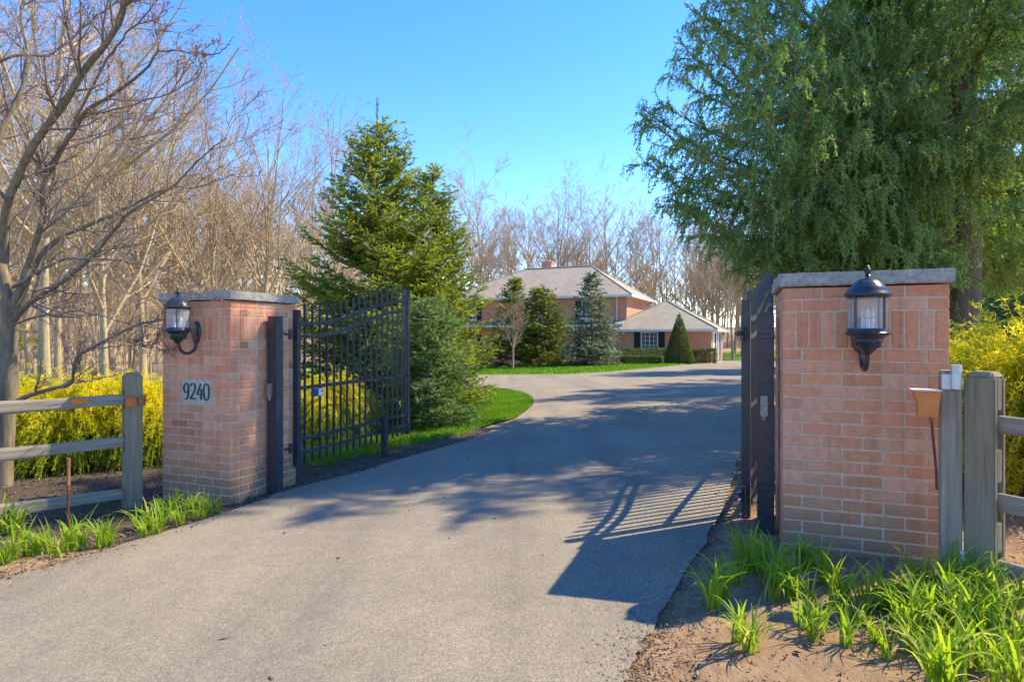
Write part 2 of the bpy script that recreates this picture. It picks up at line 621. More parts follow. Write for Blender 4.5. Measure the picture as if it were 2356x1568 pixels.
M_GRASS = leafmat('grass_blade', [(0, (0.07, 0.18, 0.01)), (0.5, (0.13, 0.28, 0.013)), (1, (0.24, 0.36, 0.02))], 0.5)
M_LILY = leafmat('daylily_leaf', [(0, (0.13, 0.27, 0.03)), (0.5, (0.27, 0.42, 0.025)), (0.85, (0.42, 0.5, 0.03)), (1, (0.55, 0.5, 0.18))], 0.55)
M_CHIP = leafmat('bark_chip', [(0, (0.05, 0.035, 0.025)), (0.5, (0.13, 0.09, 0.055)), (0.85, (0.25, 0.18, 0.11)), (1, (0.42, 0.32, 0.2))], 0.0)

# ------------------------------------------------------------------ world, sun, camera
SUN = Vector((1.358, 0.48, 1.617)).normalized()
world = bpy.data.worlds.new('World')
SC.world = world
world.use_nodes = True
wn = world.node_tree
sky = wn.nodes.new('ShaderNodeTexSky')
sky.sky_type = 'NISHITA'
sky.sun_disc = False
sky.sun_elevation = math.asin(SUN.z)
sky.sun_rotation = math.atan2(SUN.x, SUN.y)
sky.altitude = 300
sky.air_density = 1.0
sky.dust_density = 0.0
sky.ozone_density = 3.2
bg = wn.nodes['Background']
bg.inputs[1].default_value = 0.13
hs = wn.nodes.new('ShaderNodeHueSaturation')
hs.inputs['Saturation'].default_value = 1.3
hs.inputs['Hue'].default_value = 0.512
hs.inputs['Value'].default_value = 0.78
wn.links.new(sky.outputs[0], hs.inputs['Color'])
wn.links.new(hs.outputs[0], bg.inputs[0])

ld = bpy.data.lights.new('sun', 'SUN')
ld.energy = 2.25
ld.angle = rad(0.53)
ld.color = (1.0, 0.84, 0.60)
lo = bpy.data.objects.new('sun', ld)
lo.rotation_euler = SUN.to_track_quat('Z', 'Y').to_euler()
lo.location = SUN * 60
COL.objects.link(lo)

cam = bpy.data.cameras.new('camera')
cam.sensor_width = 36
cam.lens = 36 * FPX / 2356
cam.shift_y = -(784 - YH) / 2356
cam.clip_end = 2000
co = bpy.data.objects.new('camera', cam)
co.location = (0, 0, CAMZ)
co.rotation_euler = (rad(90), 0, 0)
COL.objects.link(co)
SC.camera = co

SC.render.engine = 'CYCLES'
SC.view_settings.view_transform = 'Standard'
SC.view_settings.look = 'None'
SC.view_settings.exposure = 2.1
SC.view_settings.gamma = 1
SC.cycles.max_bounces = 8
SC.cycles.transparent_max_bounces = 16
SC.cycles.caustics_reflective = False
SC.cycles.caustics_refractive = False
SC.cycles.use_denoising = True
try:
    SC.cycles.denoiser = 'OPENIMAGEDENOISE'
    SC.cycles.denoising_input_passes = 'RGB_ALBEDO_NORMAL'
except Exception:
    pass

# ------------------------------------------------------------------ ground sheets
rngG = np.random.default_rng(3)


def densify(poly, step, jitter=0.0):
    out = []
    n = len(poly)
    for i in range(n):
        a = np.array(poly[i], float)
        b = np.array(poly[(i + 1) % n], float)
        L = np.linalg.norm(b - a)
        st = max(step, 0.03 * np.hypot(*(a + b)) / 2 * 0.5)
        k = max(1, int(L / st))
        for j in range(k):
            p = a + (b - a) * j / k
            if jitter:
                p = p + rngG.normal(size=2) * jitter * min(1.0, max(0.35, 4.0 / (1 + np.hypot(*p))) * 1.2)
            out.append(p)
    return out


def catmull(pts, n=6):
    P = [np.array(p, float) for p in pts]
    P = [2 * P[0] - P[1]] + P + [2 * P[-1] - P[-2]]
    out = []
    for i in range(1, len(P) - 2):
        for k in range(n):
            t = k / n
            out.append(0.5 * ((2 * P[i]) + (-P[i - 1] + P[i + 1]) * t + (2 * P[i - 1] - 5 * P[i] + 4 * P[i + 1] - P[i + 2]) * t * t + (-P[i - 1] + 3 * P[i] - 3 * P[i + 1] + P[i + 2]) * t ** 3))
    out.append(P[-2])
    return out


def inside(poly, X, Y):
    px = np.array([p[0] for p in poly])
    py = np.array([p[1] for p in poly])
    res = np.zeros(X.shape, bool)
    j = len(px) - 1
    for i in range(len(px)):
        c = ((py[i] > Y) != (py[j] > Y)) & (X < (px[j] - px[i]) * (Y - py[i]) / (py[j] - py[i] + 1e-12) + px[i])
        res ^= c
        j = i
    return res


def hnoise(x, y, s, seed=0):
    """cheap smooth noise"""
    r = np.random.default_rng(seed)
    z = 0
    for k in range(6):
        a = r.uniform(0, 2 * np.pi)
        f = s * r.uniform(0.6, 1.8)
        z = z + np.sin((x * np.cos(a) + y * np.sin(a)) * f + r.uniform(0, 6.28))
    return z / 6


def sheet(name, poly, mat, dz, grid=0.5, step=0.25, jitter=0.0, lump=0.0, near_grid=None, crown=None):
    b = densify(poly, step, jitter)
    xs = np.array([p[0] for p in b])
    ys = np.array([p[1] for p in b])
    pts = [Vector((p[0], p[1])) for p in b]
    def addgrid(h, sel):
        gx, gy = np.meshgrid(np.arange(xs.min(), xs.max(), h), np.arange(ys.min(), ys.max(), h))
        gx, gy = gx.ravel() + 0.013, gy.ravel() + 0.017
        k = inside(b, gx, gy) & sel(gx, gy)
        pts.extend(Vector((float(x), float(y))) for x, y in zip(gx[k], gy[k]))
    if near_grid:
        addgrid(near_grid, lambda x, y: np.hypot(x, y) < 6)
        addgrid(grid, lambda x, y: np.hypot(x, y) >= 6)
    else:
        addgrid(grid, lambda x, y: x == x)
    r = delaunay_2d_cdt(pts, [], [list(range(len(b)))], 1, 1e-5)
    co, fs = r[0], r[2]
    V = np.array([(p[0], p[1], 0.0) for p in co])
    V[:, 2] = g(V[:, 0], V[:, 1]) + dz
    if lump:
        V[:, 2] += lump * (hnoise(V[:, 0], V[:, 1], 9, 5) + 0.8 * hnoise(V[:, 0], V[:, 1], 28, 6) + 0.6 * np.random.default_rng(1).normal(size=len(V)) * 0.5 + 0.7)
    me = bpy.data.meshes.new(name)
    me.from_pydata([tuple(p) for p in V], [], [tuple(f) for f in fs])
    me.polygons.foreach_set('use_smooth', [True] * len(me.polygons))
    me.update()
    o = link_mesh(name, me, mat)
    tag(o, kind='structure')
    return o


# terrain: one sheet to the horizon
def terrain():
    R = np.concatenate([np.linspace(0, 12, 13), np.linspace(14, 60, 24), np.linspace(64, 120, 15), [200, 400, 900]])
    A = np.linspace(0, 2 * np.pi, 97)[:-1]
    V = [(0, 0, float(g(0, 0)))]
    for r in R[1:]:
        for a in A:
            x, y = r * np.sin(a), r * np.cos(a)
            V.append((x, y, float(g(x, y)) - 0.03))
    V[0] = (0, 0, -0.03)
    n = len(A)
    F = [(0, 1 + k, 1 + (k + 1) % n) for k in range(n)]
    for i in range(len(R) - 2):
        for k in range(n):
            a, b = 1 + i * n + k, 1 + i * n + (k + 1) % n
            F.append((a, a + n, b + n, b))
    me = bpy.data.meshes.new('ground')
    me.from_pydata(V, [], F)
    me.polygons.foreach_set('use_smooth', [True] * len(me.polygons))
    me.update()
    return tag(link_mesh('ground', me, M_LITTER), kind='structure')


terrain()

# driveway outline, traced from its two edges
LE = [(-900, 1568), (-420, 1455), (0, 1337), (120, 1307), (240, 1270), (360, 1232), (480, 1195), (530, 1178), (600, 1155), (660, 1130), (760, 1104),
      (840, 1084), (900, 1064), (1000, 1036), (1080, 1012), (1140, 988), (1185, 964), (1214, 944), (1227, 927), (1222, 914), (1200, 903), (1165, 896), (1120, 891), (1060, 888), (900, 886), (600, 888)]
FE = [(600, 869), (900, 866), (1095, 863), (1300, 862), (1400, 856), (1480, 849), (1560, 841), (1600, 837), (1640, 836), (1668, 834), (1668, 829), (1830, 829)]
RE = [(1845, 842), (1800, 862), (1770, 892), (1740, 940), (1722, 980), (1705, 1040), (1690, 1095), (1668, 1160), (1630, 1235), (1590, 1300), (1530, 1400), (1486, 1470), (1462, 1520), (1440, 1568), (1390, 1740)]
Lw = catmull([G(*p) for p in LE], 4)
Fw = [G(*p) for p in FE]
Rw = catmull([G(*p) for p in RE], 4)
DRIVE = Lw + Fw + Rw + [(0.55, 0.9), (0.9, -1.5), (3.0, -5), (-9, -5), (-9, 0.4)]
sheet('driveway', DRIVE, M_ASPH, 0.016, grid=0.6, step=0.12, jitter=0.010)

# soil beds either side of the gate
BEDR = [(0.75, -1.5), (0.4, 0.9), (0.16, 1.7)] + [tuple(p + np.array([-0.14, 0])) for p in reversed(Rw) if 1.9 < p[1] < 9.5] + [(3.2, 9.8), (6.0, 9.0), (8.5, 7.0), (8.0, 3.0), (7.0, 0.6), (6.0, -1.5)]
sheet('soil', BEDR, M_SOIL, -0.012, grid=0.25, step=0.12, lump=0.014, near_grid=0.07)
BEDL = [tuple(p + np.array([0.12, 0.0])) for p in Lw if 2.2 < p[1] < 10.5 and p[0] < -0.2] + [(-2.2, 10.5), (-4.5, 9.8), (-7.5, 9.0), (-9, 7.0), (-8, 3.4), (-5.5, 2.0)]
sheet('mulch_bed', BEDL, M_MULCH, -0.012, grid=0.25, step=0.15, lump=0.012, near_grid=0.09)

BEDS = [G(*p) for p in [(-200, 1330), (0, 1286), (60, 1280), (150, 1272), (232, 1258), (262, 1252), (262, 1268), (180, 1292), (80, 1318), (0, 1342), (-250, 1405)]]
sheet('soil', BEDS, M_SOIL, 0.004, grid=0.1, step=0.08, jitter=0.01, lump=0.006)
# lawns
L1 = [G(*p) for p in [(722, 1074), (800, 1058), (880, 1038), (980, 1016), (1070, 995), (1130, 974), (1182, 960), (1214, 940), (1230, 926), (1224, 913), (1200, 902), (1165, 895), (1118, 890), (1060, 887)]]
L1 = catmull(L1, 4) + [(-2.5, 20), (-5, 16), (-3.9, 11.5), (-3.0, 9.0), G(705, 1040), G(700, 1062)]
sheet('lawn', L1, M_LAWN, 0.0, grid=0.4, step=0.12, jitter=0.006)
L2 = [G(*p) for p in [(560, 870), (900, 867), (1095, 864.5), (1300, 863.5), (1400, 858), (1480, 851), (1560, 842)]] + [(12.3, 40.6), (8, 43.5), (2, 47), (-10, 52), (-22, 44)]
sheet('lawn', L2, M_LAWN, 0.0, grid=0.9, step=0.5)
L3 = [(19.5, 41), (26, 40), (40, 47), (40, 62), (22, 62), (18, 52)]
sheet('lawn', L3, M_LAWN, 0.02, grid=2.0, step=0.8)
L4 = [(-14, 13), (-4.2, 12.5), (-4.8, 18), (-15, 19)]
sheet('lawn', L4, M_LAWN, 0.02, grid=1.0, step=0.5)


def grass_blades(name, poly, n, hmin, hmax, w, seed, only=None):
    rng = np.random.default_rng(seed)
    P = np.array([(p[0], p[1]) for p in poly])
    lo_, hi_ = P.min(0), P.max(0)
    xy = rng.uniform(lo_, hi_, (n * 6, 2))
    k = inside(poly, xy[:, 0], xy[:, 1])
    if only is not None: k &= only(xy[:, 0], xy[:, 1])
    xy = xy[k][:n]
    xy = xy + rng.normal(size=xy.shape) * 0.02
    B = np.column_stack([xy, g(xy[:, 0], xy[:, 1])])
    m = len(B)
    d = nrm(np.column_stack([rng.normal(size=(m, 2)) * 0.45, np.ones(m)]))
    s = nrm(np.cross(d, rng.normal(size=(m, 3))))
    V, F = diamonds(B, d, s, rng.uniform(hmin, hmax, m), np.full(m, w), 0.35)
    t = np.clip(0.5 + 0.3 * hnoise(B[:, 0], B[:, 1], 3, 9) + rng.normal(size=m) * 0.22, 0, 1)
    o = np_mesh(name, V, F, M_GRASS, tint=t)
    return tag(o, 'short bright green lawn grass along the driveway verge', 'grass', kind='stuff')


grass_blades('lawn_grass', L1, 110000, 0.03, 0.085, 0.008, 11, lambda x, y: (y < 22) & ~inside(DRIVE, x, y))
L2b = [G(*p) for p in [(560, 866), (900, 864), (1095, 861), (1300, 860), (1400, 854), (1480, 847), (1560, 839)]] + L2[7:]
o = grass_blades('lawn_grass', L2b, 26000, 0.05, 0.10, 0.05, 12, lambda x, y: (y < 46) & (x > -8))
o['label'] = 'bright green lawn grass in front of the brick house'


def chips(name, poly, n, smin, smax, seed, label, only=None, mat=None):
    """bark chips, clods and dead leaf bits lying on a bed"""
    rng = np.random.default_rng(seed)
    P = np.array([(p[0], p[1]) for p in poly])
    xy = rng.uniform(P.min(0), P.max(0), (n * 5, 2))
    k = inside(poly, xy[:, 0], xy[:, 1])
    if only is not None: k &= only(xy[:, 0], xy[:, 1])
    xy = xy[k][:n]
    m = len(xy)
    sz = rng.uniform(smin, smax, m) * rng.choice([0.5, 0.8, 1.0, 1.5], m)
    C = np.column_stack([xy, g(xy[:, 0], xy[:, 1]) + 0.012 + sz * 0.15])
    a = rng.normal(size=(m, 3)); a[:, 2] *= 0.35; a = nrm(a)
    b = nrm(np.cross(a, rng.normal(size=(m, 3)) * 0.4 + np.array([0, 0, 1])))
    c = np.cross(a, b)
    ex, ey, ez = sz * rng.uniform(0.8, 1.8, m), sz * 0.6, sz * 0.35
    A, B_, C_ = a * ex[:, None], b * ey[:, None], c * ez[:, None]
    j = lambda: 1 + rng.normal(size=(m, 1)) * 0.25
    vs = [C + A * j() , C + B_ * j(), C - A * j(), C - B_ * j(), C + C_ * j(), C - C_]
    V = np.stack(vs, 1).reshape(-1, 3)
    f = np.array([(0, 1, 4), (1, 2, 4), (2, 3, 4), (3, 0, 4), (1, 0, 5), (2, 1, 5), (3, 2, 5), (0, 3, 5)])
    F = (np.arange(m)[:, None, None] * 6 + f[None]).reshape(-1, 3)
    t = np.repeat(np.clip(rng.beta(1.6, 2.4, m), 0, 1), 8)
    o = np_mesh(name, V, F, mat or M_CHIP, tint=t)
    return tag(o, label, 'mulch', kind='stuff')


chips('soil_crumbs', BEDR, 28000, 0.003, 0.010, 21, 'loose soil crumbs and bark bits in the sandy bed beside the driveway', lambda x, y: (y < 6))
chips('mulch_crumbs', BEDL, 14000, 0.005, 0.016, 22, 'dark bark mulch and soil crumbs in the bed under the split rail fence', lambda x, y: (y < 9))
# crumbs spilled on the asphalt along both edges
EDGE = [p for p in Lw if p[1] < 9 and p[0] > -6]
rr = np.random.default_rng(31)


def edge_litter():
    pts = []
    for E, sgn in ((Lw, -1), (Rw, 1)):
        for p in E:
            if p[1] > 10 or p[1] < 1.8: continue
            for _ in range(70):
                q = p + rr.normal(size=2) * np.array([0.07, 0.16])
                pts.append((q[0] + sgn * 0.02, q[1]))
    xy = np.array(pts)
    m = len(xy)
    sz = rr.uniform(0.002, 0.008, m)
    C = np.column_stack([xy, g(xy[:, 0], xy[:, 1]) + 0.013 + sz * 0.4])
    a = nrm(rr.normal(size=(m, 3)) * np.array([1, 1, 0.3]))
    b = nrm(np.cross(a, np.array([[0, 0, 1.0]])))
    c = np.cross(a, b)
    V = np.stack([C + a * sz[:, None] * 1.3, C + b * sz[:, None] * 0.8, C - a * sz[:, None], C - b * sz[:, None] * 0.7, C + c * sz[:, None] * 0.5, C - c * sz[:, None] * 0.5], 1).reshape(-1, 3)
    f = np.array([(0, 1, 4), (1, 2, 4), (2, 3, 4), (3, 0, 4), (1, 0, 5), (2, 1, 5), (3, 2, 5), (0, 3, 5)])
    F = (np.arange(m)[:, None, None] * 6 + f[None]).reshape(-1, 3)
    o = np_mesh('edge_grit', V, F, M_CHIP, tint=np.repeat(rr.uniform(0.1, 1, m), 8))
    tag(o, 'scattered grit and crumbs along the driveway edges', 'grit', kind='stuff')


edge_litter()
chips('leaf_litter', [(-3.5, 1.9), (1.2, 1.9), (1.3, 5), (3, 12), (-2.0, 12), (-3.8, 4.2)], 260, 0.006, 0.016, 33, 'few dry leaf and twig bits blown over the driveway')

# ------------------------------------------------------------------ brick gate pillars
BW, CH, JT = 0.2032, 0.0708, 0.010     # brick module, course height, joint
PW = 4 * BW


def rough_box(bm, c, s, rng, rot=0):
    """brick: bevelled box with slightly irregular corners"""
    x, y, z = s[0] / 2, s[1] / 2, s[2] / 2
    V = []
    for dz in (-1, 1):
        for dx, dy in ((-1, -1), (1, -1), (1, 1), (-1, 1)):
            V.append(bm.verts.new((c[0] + dx * x + rng.uniform(-.0015, .0015), c[1] + dy * y + rng.uniform(-.0015, .0015), c[2] + dz * z + rng.uniform(-.0015, .0015))))
    for f in ((3, 2, 1, 0), (4, 5, 6, 7), (0, 1, 5, 4), (1, 2, 6, 5), (2, 3, 7, 6), (3, 0, 4, 7)):
        bm.faces.new([V[i] for i in f])


def pillar(name, label, corner, ztop, zbot, seed, hole=None):
    """corner = front-left ground corner; local x along W, y along D; z=0 at base"""
    rng = random.Random(seed)
    t = thing(name, label, 'pillar', (corner.x, corner.y, zbot), GROT)
    H = ztop - zbot
    bm = bmesh.new()
    TH = 0.1016
    z = H
    row = 0
    rows = []
    for k in range(2):
        rows.append((z - CH, CH, 'run', k)); z -= CH
    rows.append((z - 3 * CH, 3 * CH, 'soldier', 0)); z -= 3 * CH
    k = 1
    while z > -0.12:
        rows.append((z - CH, CH, 'run', k)); z -= CH; k += 1
    for (zb, h, kind, par) in rows:
        zc = zb + h / 2
        hh = h - JT
        if kind == 'run':
            # courses wrap the corners: long faces alternate between front/back and the sides
            for side in (0, 1):
                yc = TH / 2 if side == 0 else PW - TH / 2
                if par % 2 == 0:
                    segs = [(i * BW, (i + 1) * BW) for i in range(4)]
                else:
                    segs = [(0, BW / 2)] + [((i + .5) * BW, (i + 1.5) * BW) for i in range(3)] + [(3.5 * BW, 4 * BW)]
                    # corner units are the ends of the side stretchers
                for a, b in segs:
                    x0, x1 = a + (JT / 2 if a > 0 else 0), b - (JT / 2 if b < PW - 1e-4 else 0)
                    if hole and side == 0 and x0 < hole[1] and x1 > hole[0] and zc > hole[2] and zc < hole[3]:
                        if x0 < hole[0] - 0.02: rough_box(bm, ((x0 + hole[0] - .006) / 2, yc, zc), (hole[0] - .006 - x0, TH, hh), rng)
                        if x1 > hole[1] + 0.02: rough_box(bm, ((x1 + hole[1] + .006) / 2, yc, zc), (x1 - hole[1] - .006, TH, hh), rng)
                        continue
                    off = rng.uniform(-.0012, .0012)
                    rough_box(bm, ((x0 + x1) / 2, yc + off, zc), (x1 - x0, TH, hh), rng)
            for side in (0, 1):
                xc = TH / 2 if side == 0 else PW - TH / 2
                if par % 2 == 0:
                    segs = [(BW / 2, 1.5 * BW), (1.5 * BW, 2.5 * BW), (2.5 * BW, 3.5 * BW)]
                else:
                    segs = [(TH, BW), (BW, 2 * BW), (2 * BW, 3 * BW), (3 * BW, PW - TH)]
                for a, b in segs:
                    y0, y1 = a + JT / 2, b - JT / 2
                    off = rng.uniform(-.0012, .0012)
                    rough_box(bm, (xc + off, (y0 + y1) / 2, zc), (TH, y1 - y0, hh), rng)
        else:
            n = 12
            w = PW / n
            for i in range(n):
                x0, x1 = i * w + (JT / 2 if i else 0), (i + 1) * w - (JT / 2 if i < n - 1 else 0)
                for yc in (TH / 2, PW - TH / 2):
                    rough_box(bm, ((x0 + x1) / 2, yc + rng.uniform(-.0012, .0012), zc), (x1 - x0, TH, hh), rng)
            n = 9
            y_a, y_b = TH, PW - TH
            w = (y_b - y_a) / n
            for i in range(n):
                y0, y1 = y_a + i * w + JT / 2, y_a + (i + 1) * w - JT / 2
                for xc in (TH / 2, PW - TH / 2):
                    rough_box(bm, (xc + rng.uniform(-.0012, .0012), (y0 + y1) / 2, zc), (TH, y1 - y0, hh), rng)
    bmesh.ops.recalc_face_normals(bm, faces=bm.faces)
    bmesh.ops.bevel(bm, geom=list(bm.edges), offset=0.0035, segments=1, affect='EDGES')
    me = bpy.data.meshes.new('brickwork')
    bm.to_mesh(me); bm.free()
    link_mesh('brickwork', me, M_BRICK, t)
    q = MB()
    q.box((PW / 2, PW / 2, H / 2 - 0.06), (PW - 0.007, PW - 0.007, H + 0.11))
    q.build('mortar', M_MORTAR, t)
    # coping slab with chipped edges
    bm = bmesh.new()
    oh, ch = 0.024, 0.076
    nx, nz = 22, 3
    bmesh.ops.create_cube(bm, size=1)
    bmesh.ops.scale(bm, vec=(PW + 2 * oh, PW + 2 * oh, ch), verts=bm.verts)
    bmesh.ops.translate(bm, vec=(PW / 2, PW / 2, H + ch / 2 + 0.004), verts=bm.verts)
    bmesh.ops.bevel(bm, geom=list(bm.edges), offset=0.006, segments=2, affect='EDGES')
    bmesh.ops.subdivide_edges(bm, edges=[e for e in bm.edges if e.calc_length() > 0.3], cuts=26, use_grid_fill=True)
    for v in bm.verts:
        v.co += Vector((rng.uniform(-1, 1), rng.uniform(-1, 1), rng.uniform(-1, 1))) * 0.0018
    me = bpy.data.meshes.new('coping')
    bm.to_mesh(me); bm.free()
    link_mesh('coping', me, M_CAP, t)
    return t, H


PR = Vector((1.58, 3.48, 0))
PL = Vector((-2.436, 5.16, 0))
prt, HR = pillar('brick_pillar', 'brick gate pillar with a lantern centred on its face, beside the timber post with an amber box', PR, CAMZ + 0.28, CAMZ - 1.262, 4)
plt_, HL = pillar('brick_pillar', 'brick gate pillar with the 9240 number plaque in its face', PL, CAMZ + 0.309, CAMZ - 1.475, 9,
                  hole=(PW - 0.575, PW - 0.21, 1.475 - 0.60, 1.475 - 0.385))

# ... number plaque: pale stone with painted old-style numerals
pq = MB().box((PW - 0.3925, 0.012, 1.475 - 0.4925), (0.357, 0.03, 0.203)).build('number_plaque', M_PLAQUE, plt_, bevel=0.003)


def stroke(mb, pts, wmax, wmin, y0, y1, stress=0.0):
    """calligraphic ribbon: thick where it runs upright, thin where level"""
    P = [np.array(p, float) for p in catmull(pts, 6)]
    n = len(P)
    Lf, Rt = [], []
    for i in range(n):
        t = P[min(i + 1, n - 1)] - P[max(i - 1, 0)]
        t = t / (np.linalg.norm(t) + 1e-9)
        w = wmin + (wmax - wmin) * abs(t[1]) ** 1.5
        nn = np.array([-t[1], t[0]])
        Lf.append(P[i] + nn * w / 2)
        Rt.append(P[i] - nn * w / 2)
    V = []
    for i in range(n):
        for q, y in ((Lf[i], y0), (Rt[i], y0), (Rt[i], y1), (Lf[i], y1)):
            V.append((q[0], y, q[1]))
    F = []
    for i in range(n - 1):
        a = 4 * i
        for k in range(4):
            b = (k + 1) % 4
            F.append((a + k, a + b, a + 4 + b, a + 4 + k))
    F += [(0, 1, 2, 3), (4 * n - 1, 4 * n - 2, 4 * n - 3, 4 * n - 4)]
    mb.add(V, F)


DIG = {
    '9': [[(0.42, 0.60), (0.40, 0.88), (0.24, 0.98), (0.07, 0.78), (0.10, 0.50), (0.24, 0.40), (0.38, 0.52), (0.42, 0.70)], [(0.42, 0.74), (0.42, 0.45), (0.36, 0.16), (0.24, 0.02), (0.12, 0.04)]],
    '2': [[(0.08, 0.82), (0.12, 0.94), (0.26, 0.99), (0.40, 0.88), (0.42, 0.72), (0.34, 0.5), (0.2, 0.28), (0.06, 0.06)], [(0.06, 0.045), (0.25, 0.06), (0.45, 0.045)], [(0.06, 0.09), (0.25, 0.1), (0.44, 0.08)]],
    '4': [[(0.33, 0.98), (0.22, 0.70), (0.06, 0.34)], [(0.06, 0.33), (0.25, 0.33), (0.5, 0.34)], [(0.37, 0.66), (0.37, 0.33), (0.36, 0.02)]],
    '0': [[(0.25, 0.99), (0.10, 0.86), (0.05, 0.5), (0.10, 0.14), (0.25, 0.01), (0.40, 0.14), (0.45, 0.5), (0.40, 0.86), (0.25, 0.99)]],
}
x0 = PW - 0.548
zb = 1.475 - 0.57
for ch in '9240':
    mb = MB()
    for st in DIG[ch]:
        stroke(mb, [(x0 + p[0] * 0.155, zb + p[1] * 0.148) for p in st], 0.0155, 0.0065, -0.0095, -0.001)
    mb.build('numeral', M_DIGIT, pq)
    x0 += 0.0795

# ------------------------------------------------------------------ wall lanterns


def lantern(label, px, zmid, parent_pt, face_off=0.19):
    """origin on the wall face at the back plate; local -y points away from the wall"""
    t = thing('wall_lantern', label, 'lantern', parent_pt, GROT)
    y = -face_off
    # back plate
    mb = MB()
    prof = []
    n = 28
    V, F = [], []
    for (s, yy) in ((1.0, 0.0), (1.0, -0.010), (0.85, -0.018), (0.6, -0.021)):
        for k in range(n):
            a = 2 * math.pi * k / n
            V.append((0.052 * s * math.cos(a), yy, 0.100 * s * math.sin(a)))
    for i in range(3):
        for k in range(n):
            a, b = i * n + k, i * n + (k + 1) % n
            F.append((a, b, b + n, a + n))
    F.append(tuple(range(3 * n, 4 * n)))
    F.append(tuple(range(n)))
    mb.add(V, F)
    mb.build('back_plate', M_LAMP, t, smooth=True)
    # scrolled arm: from the plate down, under and up into the bowl
    pts = []
    for a in np.linspace(rad(15), rad(-180), 16):
        c = y / 2
        pts.append((0, c + (abs(y) / 2 - 0.012) * -math.cos(a) * -1, -0.11 + 0.075 * math.sin(a)))
    pts = [(0, -0.018, -0.05)] + pts + [(0, y, -0.08)]
    mb = MB().tube(pts, 0.0125, 10)
    mb.build('arm', M_LAMP, t, smooth=True)
    c = (0, y, 0)
    mb = MB().lathe([(0.012, -0.10), (0.02, -0.095), (0.034, -0.075), (0.06, -0.058), (0.066, -0.05), (0.06, -0.044), (0.066, -0.034), (0.070, -0.028), (0.068, -0.018),
                     (0.084, -0.004), (0.106, 0.008), (0.110, 0.014), (0.104, 0.020), (0.097, 0.028), (0.096, 0.038), (0.02, 0.039)], 28, c)
    mb.build('bowl', M_LAMP, t, smooth=True)
    mb = MB().lathe([(0.02, 0.197), (0.097, 0.198), (0.101, 0.205), (0.111, 0.209), (0.113, 0.217), (0.106, 0.227), (0.097, 0.237), (0.094, 0.245), (0.083, 0.258), (0.072, 0.272), (0.058, 0.286), (0.036, 0.298), (0.012, 0.303)], 28, c)
    mb.build('roof', M_LAMP, t, smooth=True)
    mb = MB().lathe([(0.009, 0.302), (0.008, 0.312), (0.015, 0.318), (0.008, 0.325), (0.017, 0.337), (0.019, 0.347), (0.013, 0.357), (0.009, 0.361), (0.011, 0.366), (0.003, 0.373)], 16, c)
    mb.build('finial', M_LAMP, t, smooth=True)
    for k in range(4):
        a = rad(45 + 90 * k) - GROT * 0
        mb = MB().box((c[0] + 0.094 * math.cos(a), c[1] + 0.094 * math.sin(a), 0.118), (0.011, 0.011, 0.160), Matrix.Rotation(a, 3, 'Z'))
        mb.build('glazing_bar', M_LAMP, t)
    V, F = [], []
    n = 32
    for z in (0.038, 0.198):
        for k in range(n):
            a = 2 * math.pi * k / n
            V.append((c[0] + 0.089 * math.cos(a), c[1] + 0.089 * math.sin(a), z))
    for k in range(n):
        F.append((k, (k + 1) % n, (k + 1) % n + n, k + n))
    MB().add(V, F).build('glass', M_GLASS, t, smooth=True)
    for k in range(3):
        a = rad(20 + 120 * k)
        bx, by = c[0] + 0.024 * math.cos(a), c[1] + 0.024 * math.sin(a)
        s = MB().lathe([(0.010, 0.039), (0.010, 0.085), (0.008, 0.088)], 12, (bx, by, 0)).build('candle_sleeve', M_WHITE, t, smooth=True)
        MB().lathe([(0.007, 0.088), (0.012, 0.100), (0.013, 0.112), (0.009, 0.130), (0.003, 0.146)], 12, (bx, by, 0)).build('bulb', M_BULB, s, smooth=True)
    return t


fr = PR + W * 0.398 - D * 0.001
lantern('black wall lantern facing front on the pillar beside the timber post', None, None, (fr.x, fr.y, CAMZ + 0.0))
fl = PL - W * 0.39 - D * 0.001
# the plaque pillar's corner is its inner one: shift the pillar so that PL is its front inner corner
plt_.location = (PL.x - W.x * PW, PL.y - W.y * PW, plt_.location.z)
lantern('black wall lantern seen from the side above the 9240 plaque', None, None, (fl.x, fl.y, CAMZ + 0.03))

# ------------------------------------------------------------------ gate posts and gates


def gate_post(label, x, y, ztop, seed):
    z0 = float(g(x, y))
    t = thing('gate_post', label, 'gate post', (x, y, z0), GROT)
    H = ztop - z0
    MB().box((0, 0, H / 2 - 0.1), (0.1, 0.1, H + 0.2)).build('shaft', M_BLACK, t, bevel=0.006)
    MB().box((0, 0, H + 0.004), (0.108, 0.108, 0.008)).build('cap', M_BLACK, t, bevel=0.003)
    for zz in (H - 0.14, 0.30):
        MB().box((0, 0, zz), (0.108, 0.108, 0.035)).build('collar', M_BLACK, t, bevel=0.004)
    mb = MB().box((-0.01, -0.062, H * 0.585), (0.045, 0.03, 0.13)).tube([(-0.01, -0.062, H * 0.585 - 0.09), (-0.01, -0.062, H * 0.585 - 0.06)], 0.012, 10)
    mb.build('lock_box', M_STEEL, t, bevel=0.004)
    return t


gate_post('black steel gate post against the plaque pillar', -2.20, 5.547, CAMZ + 0.17, 1)
gate_post('black steel gate post hiding the edge-on gate leaf', 1.634, 3.846, CAMZ + 0.135, 2)


def ctop(s):
    u = min(1, max(0, (s - 0.10) / 0.86))
    return u * u * (3 - 2 * u)


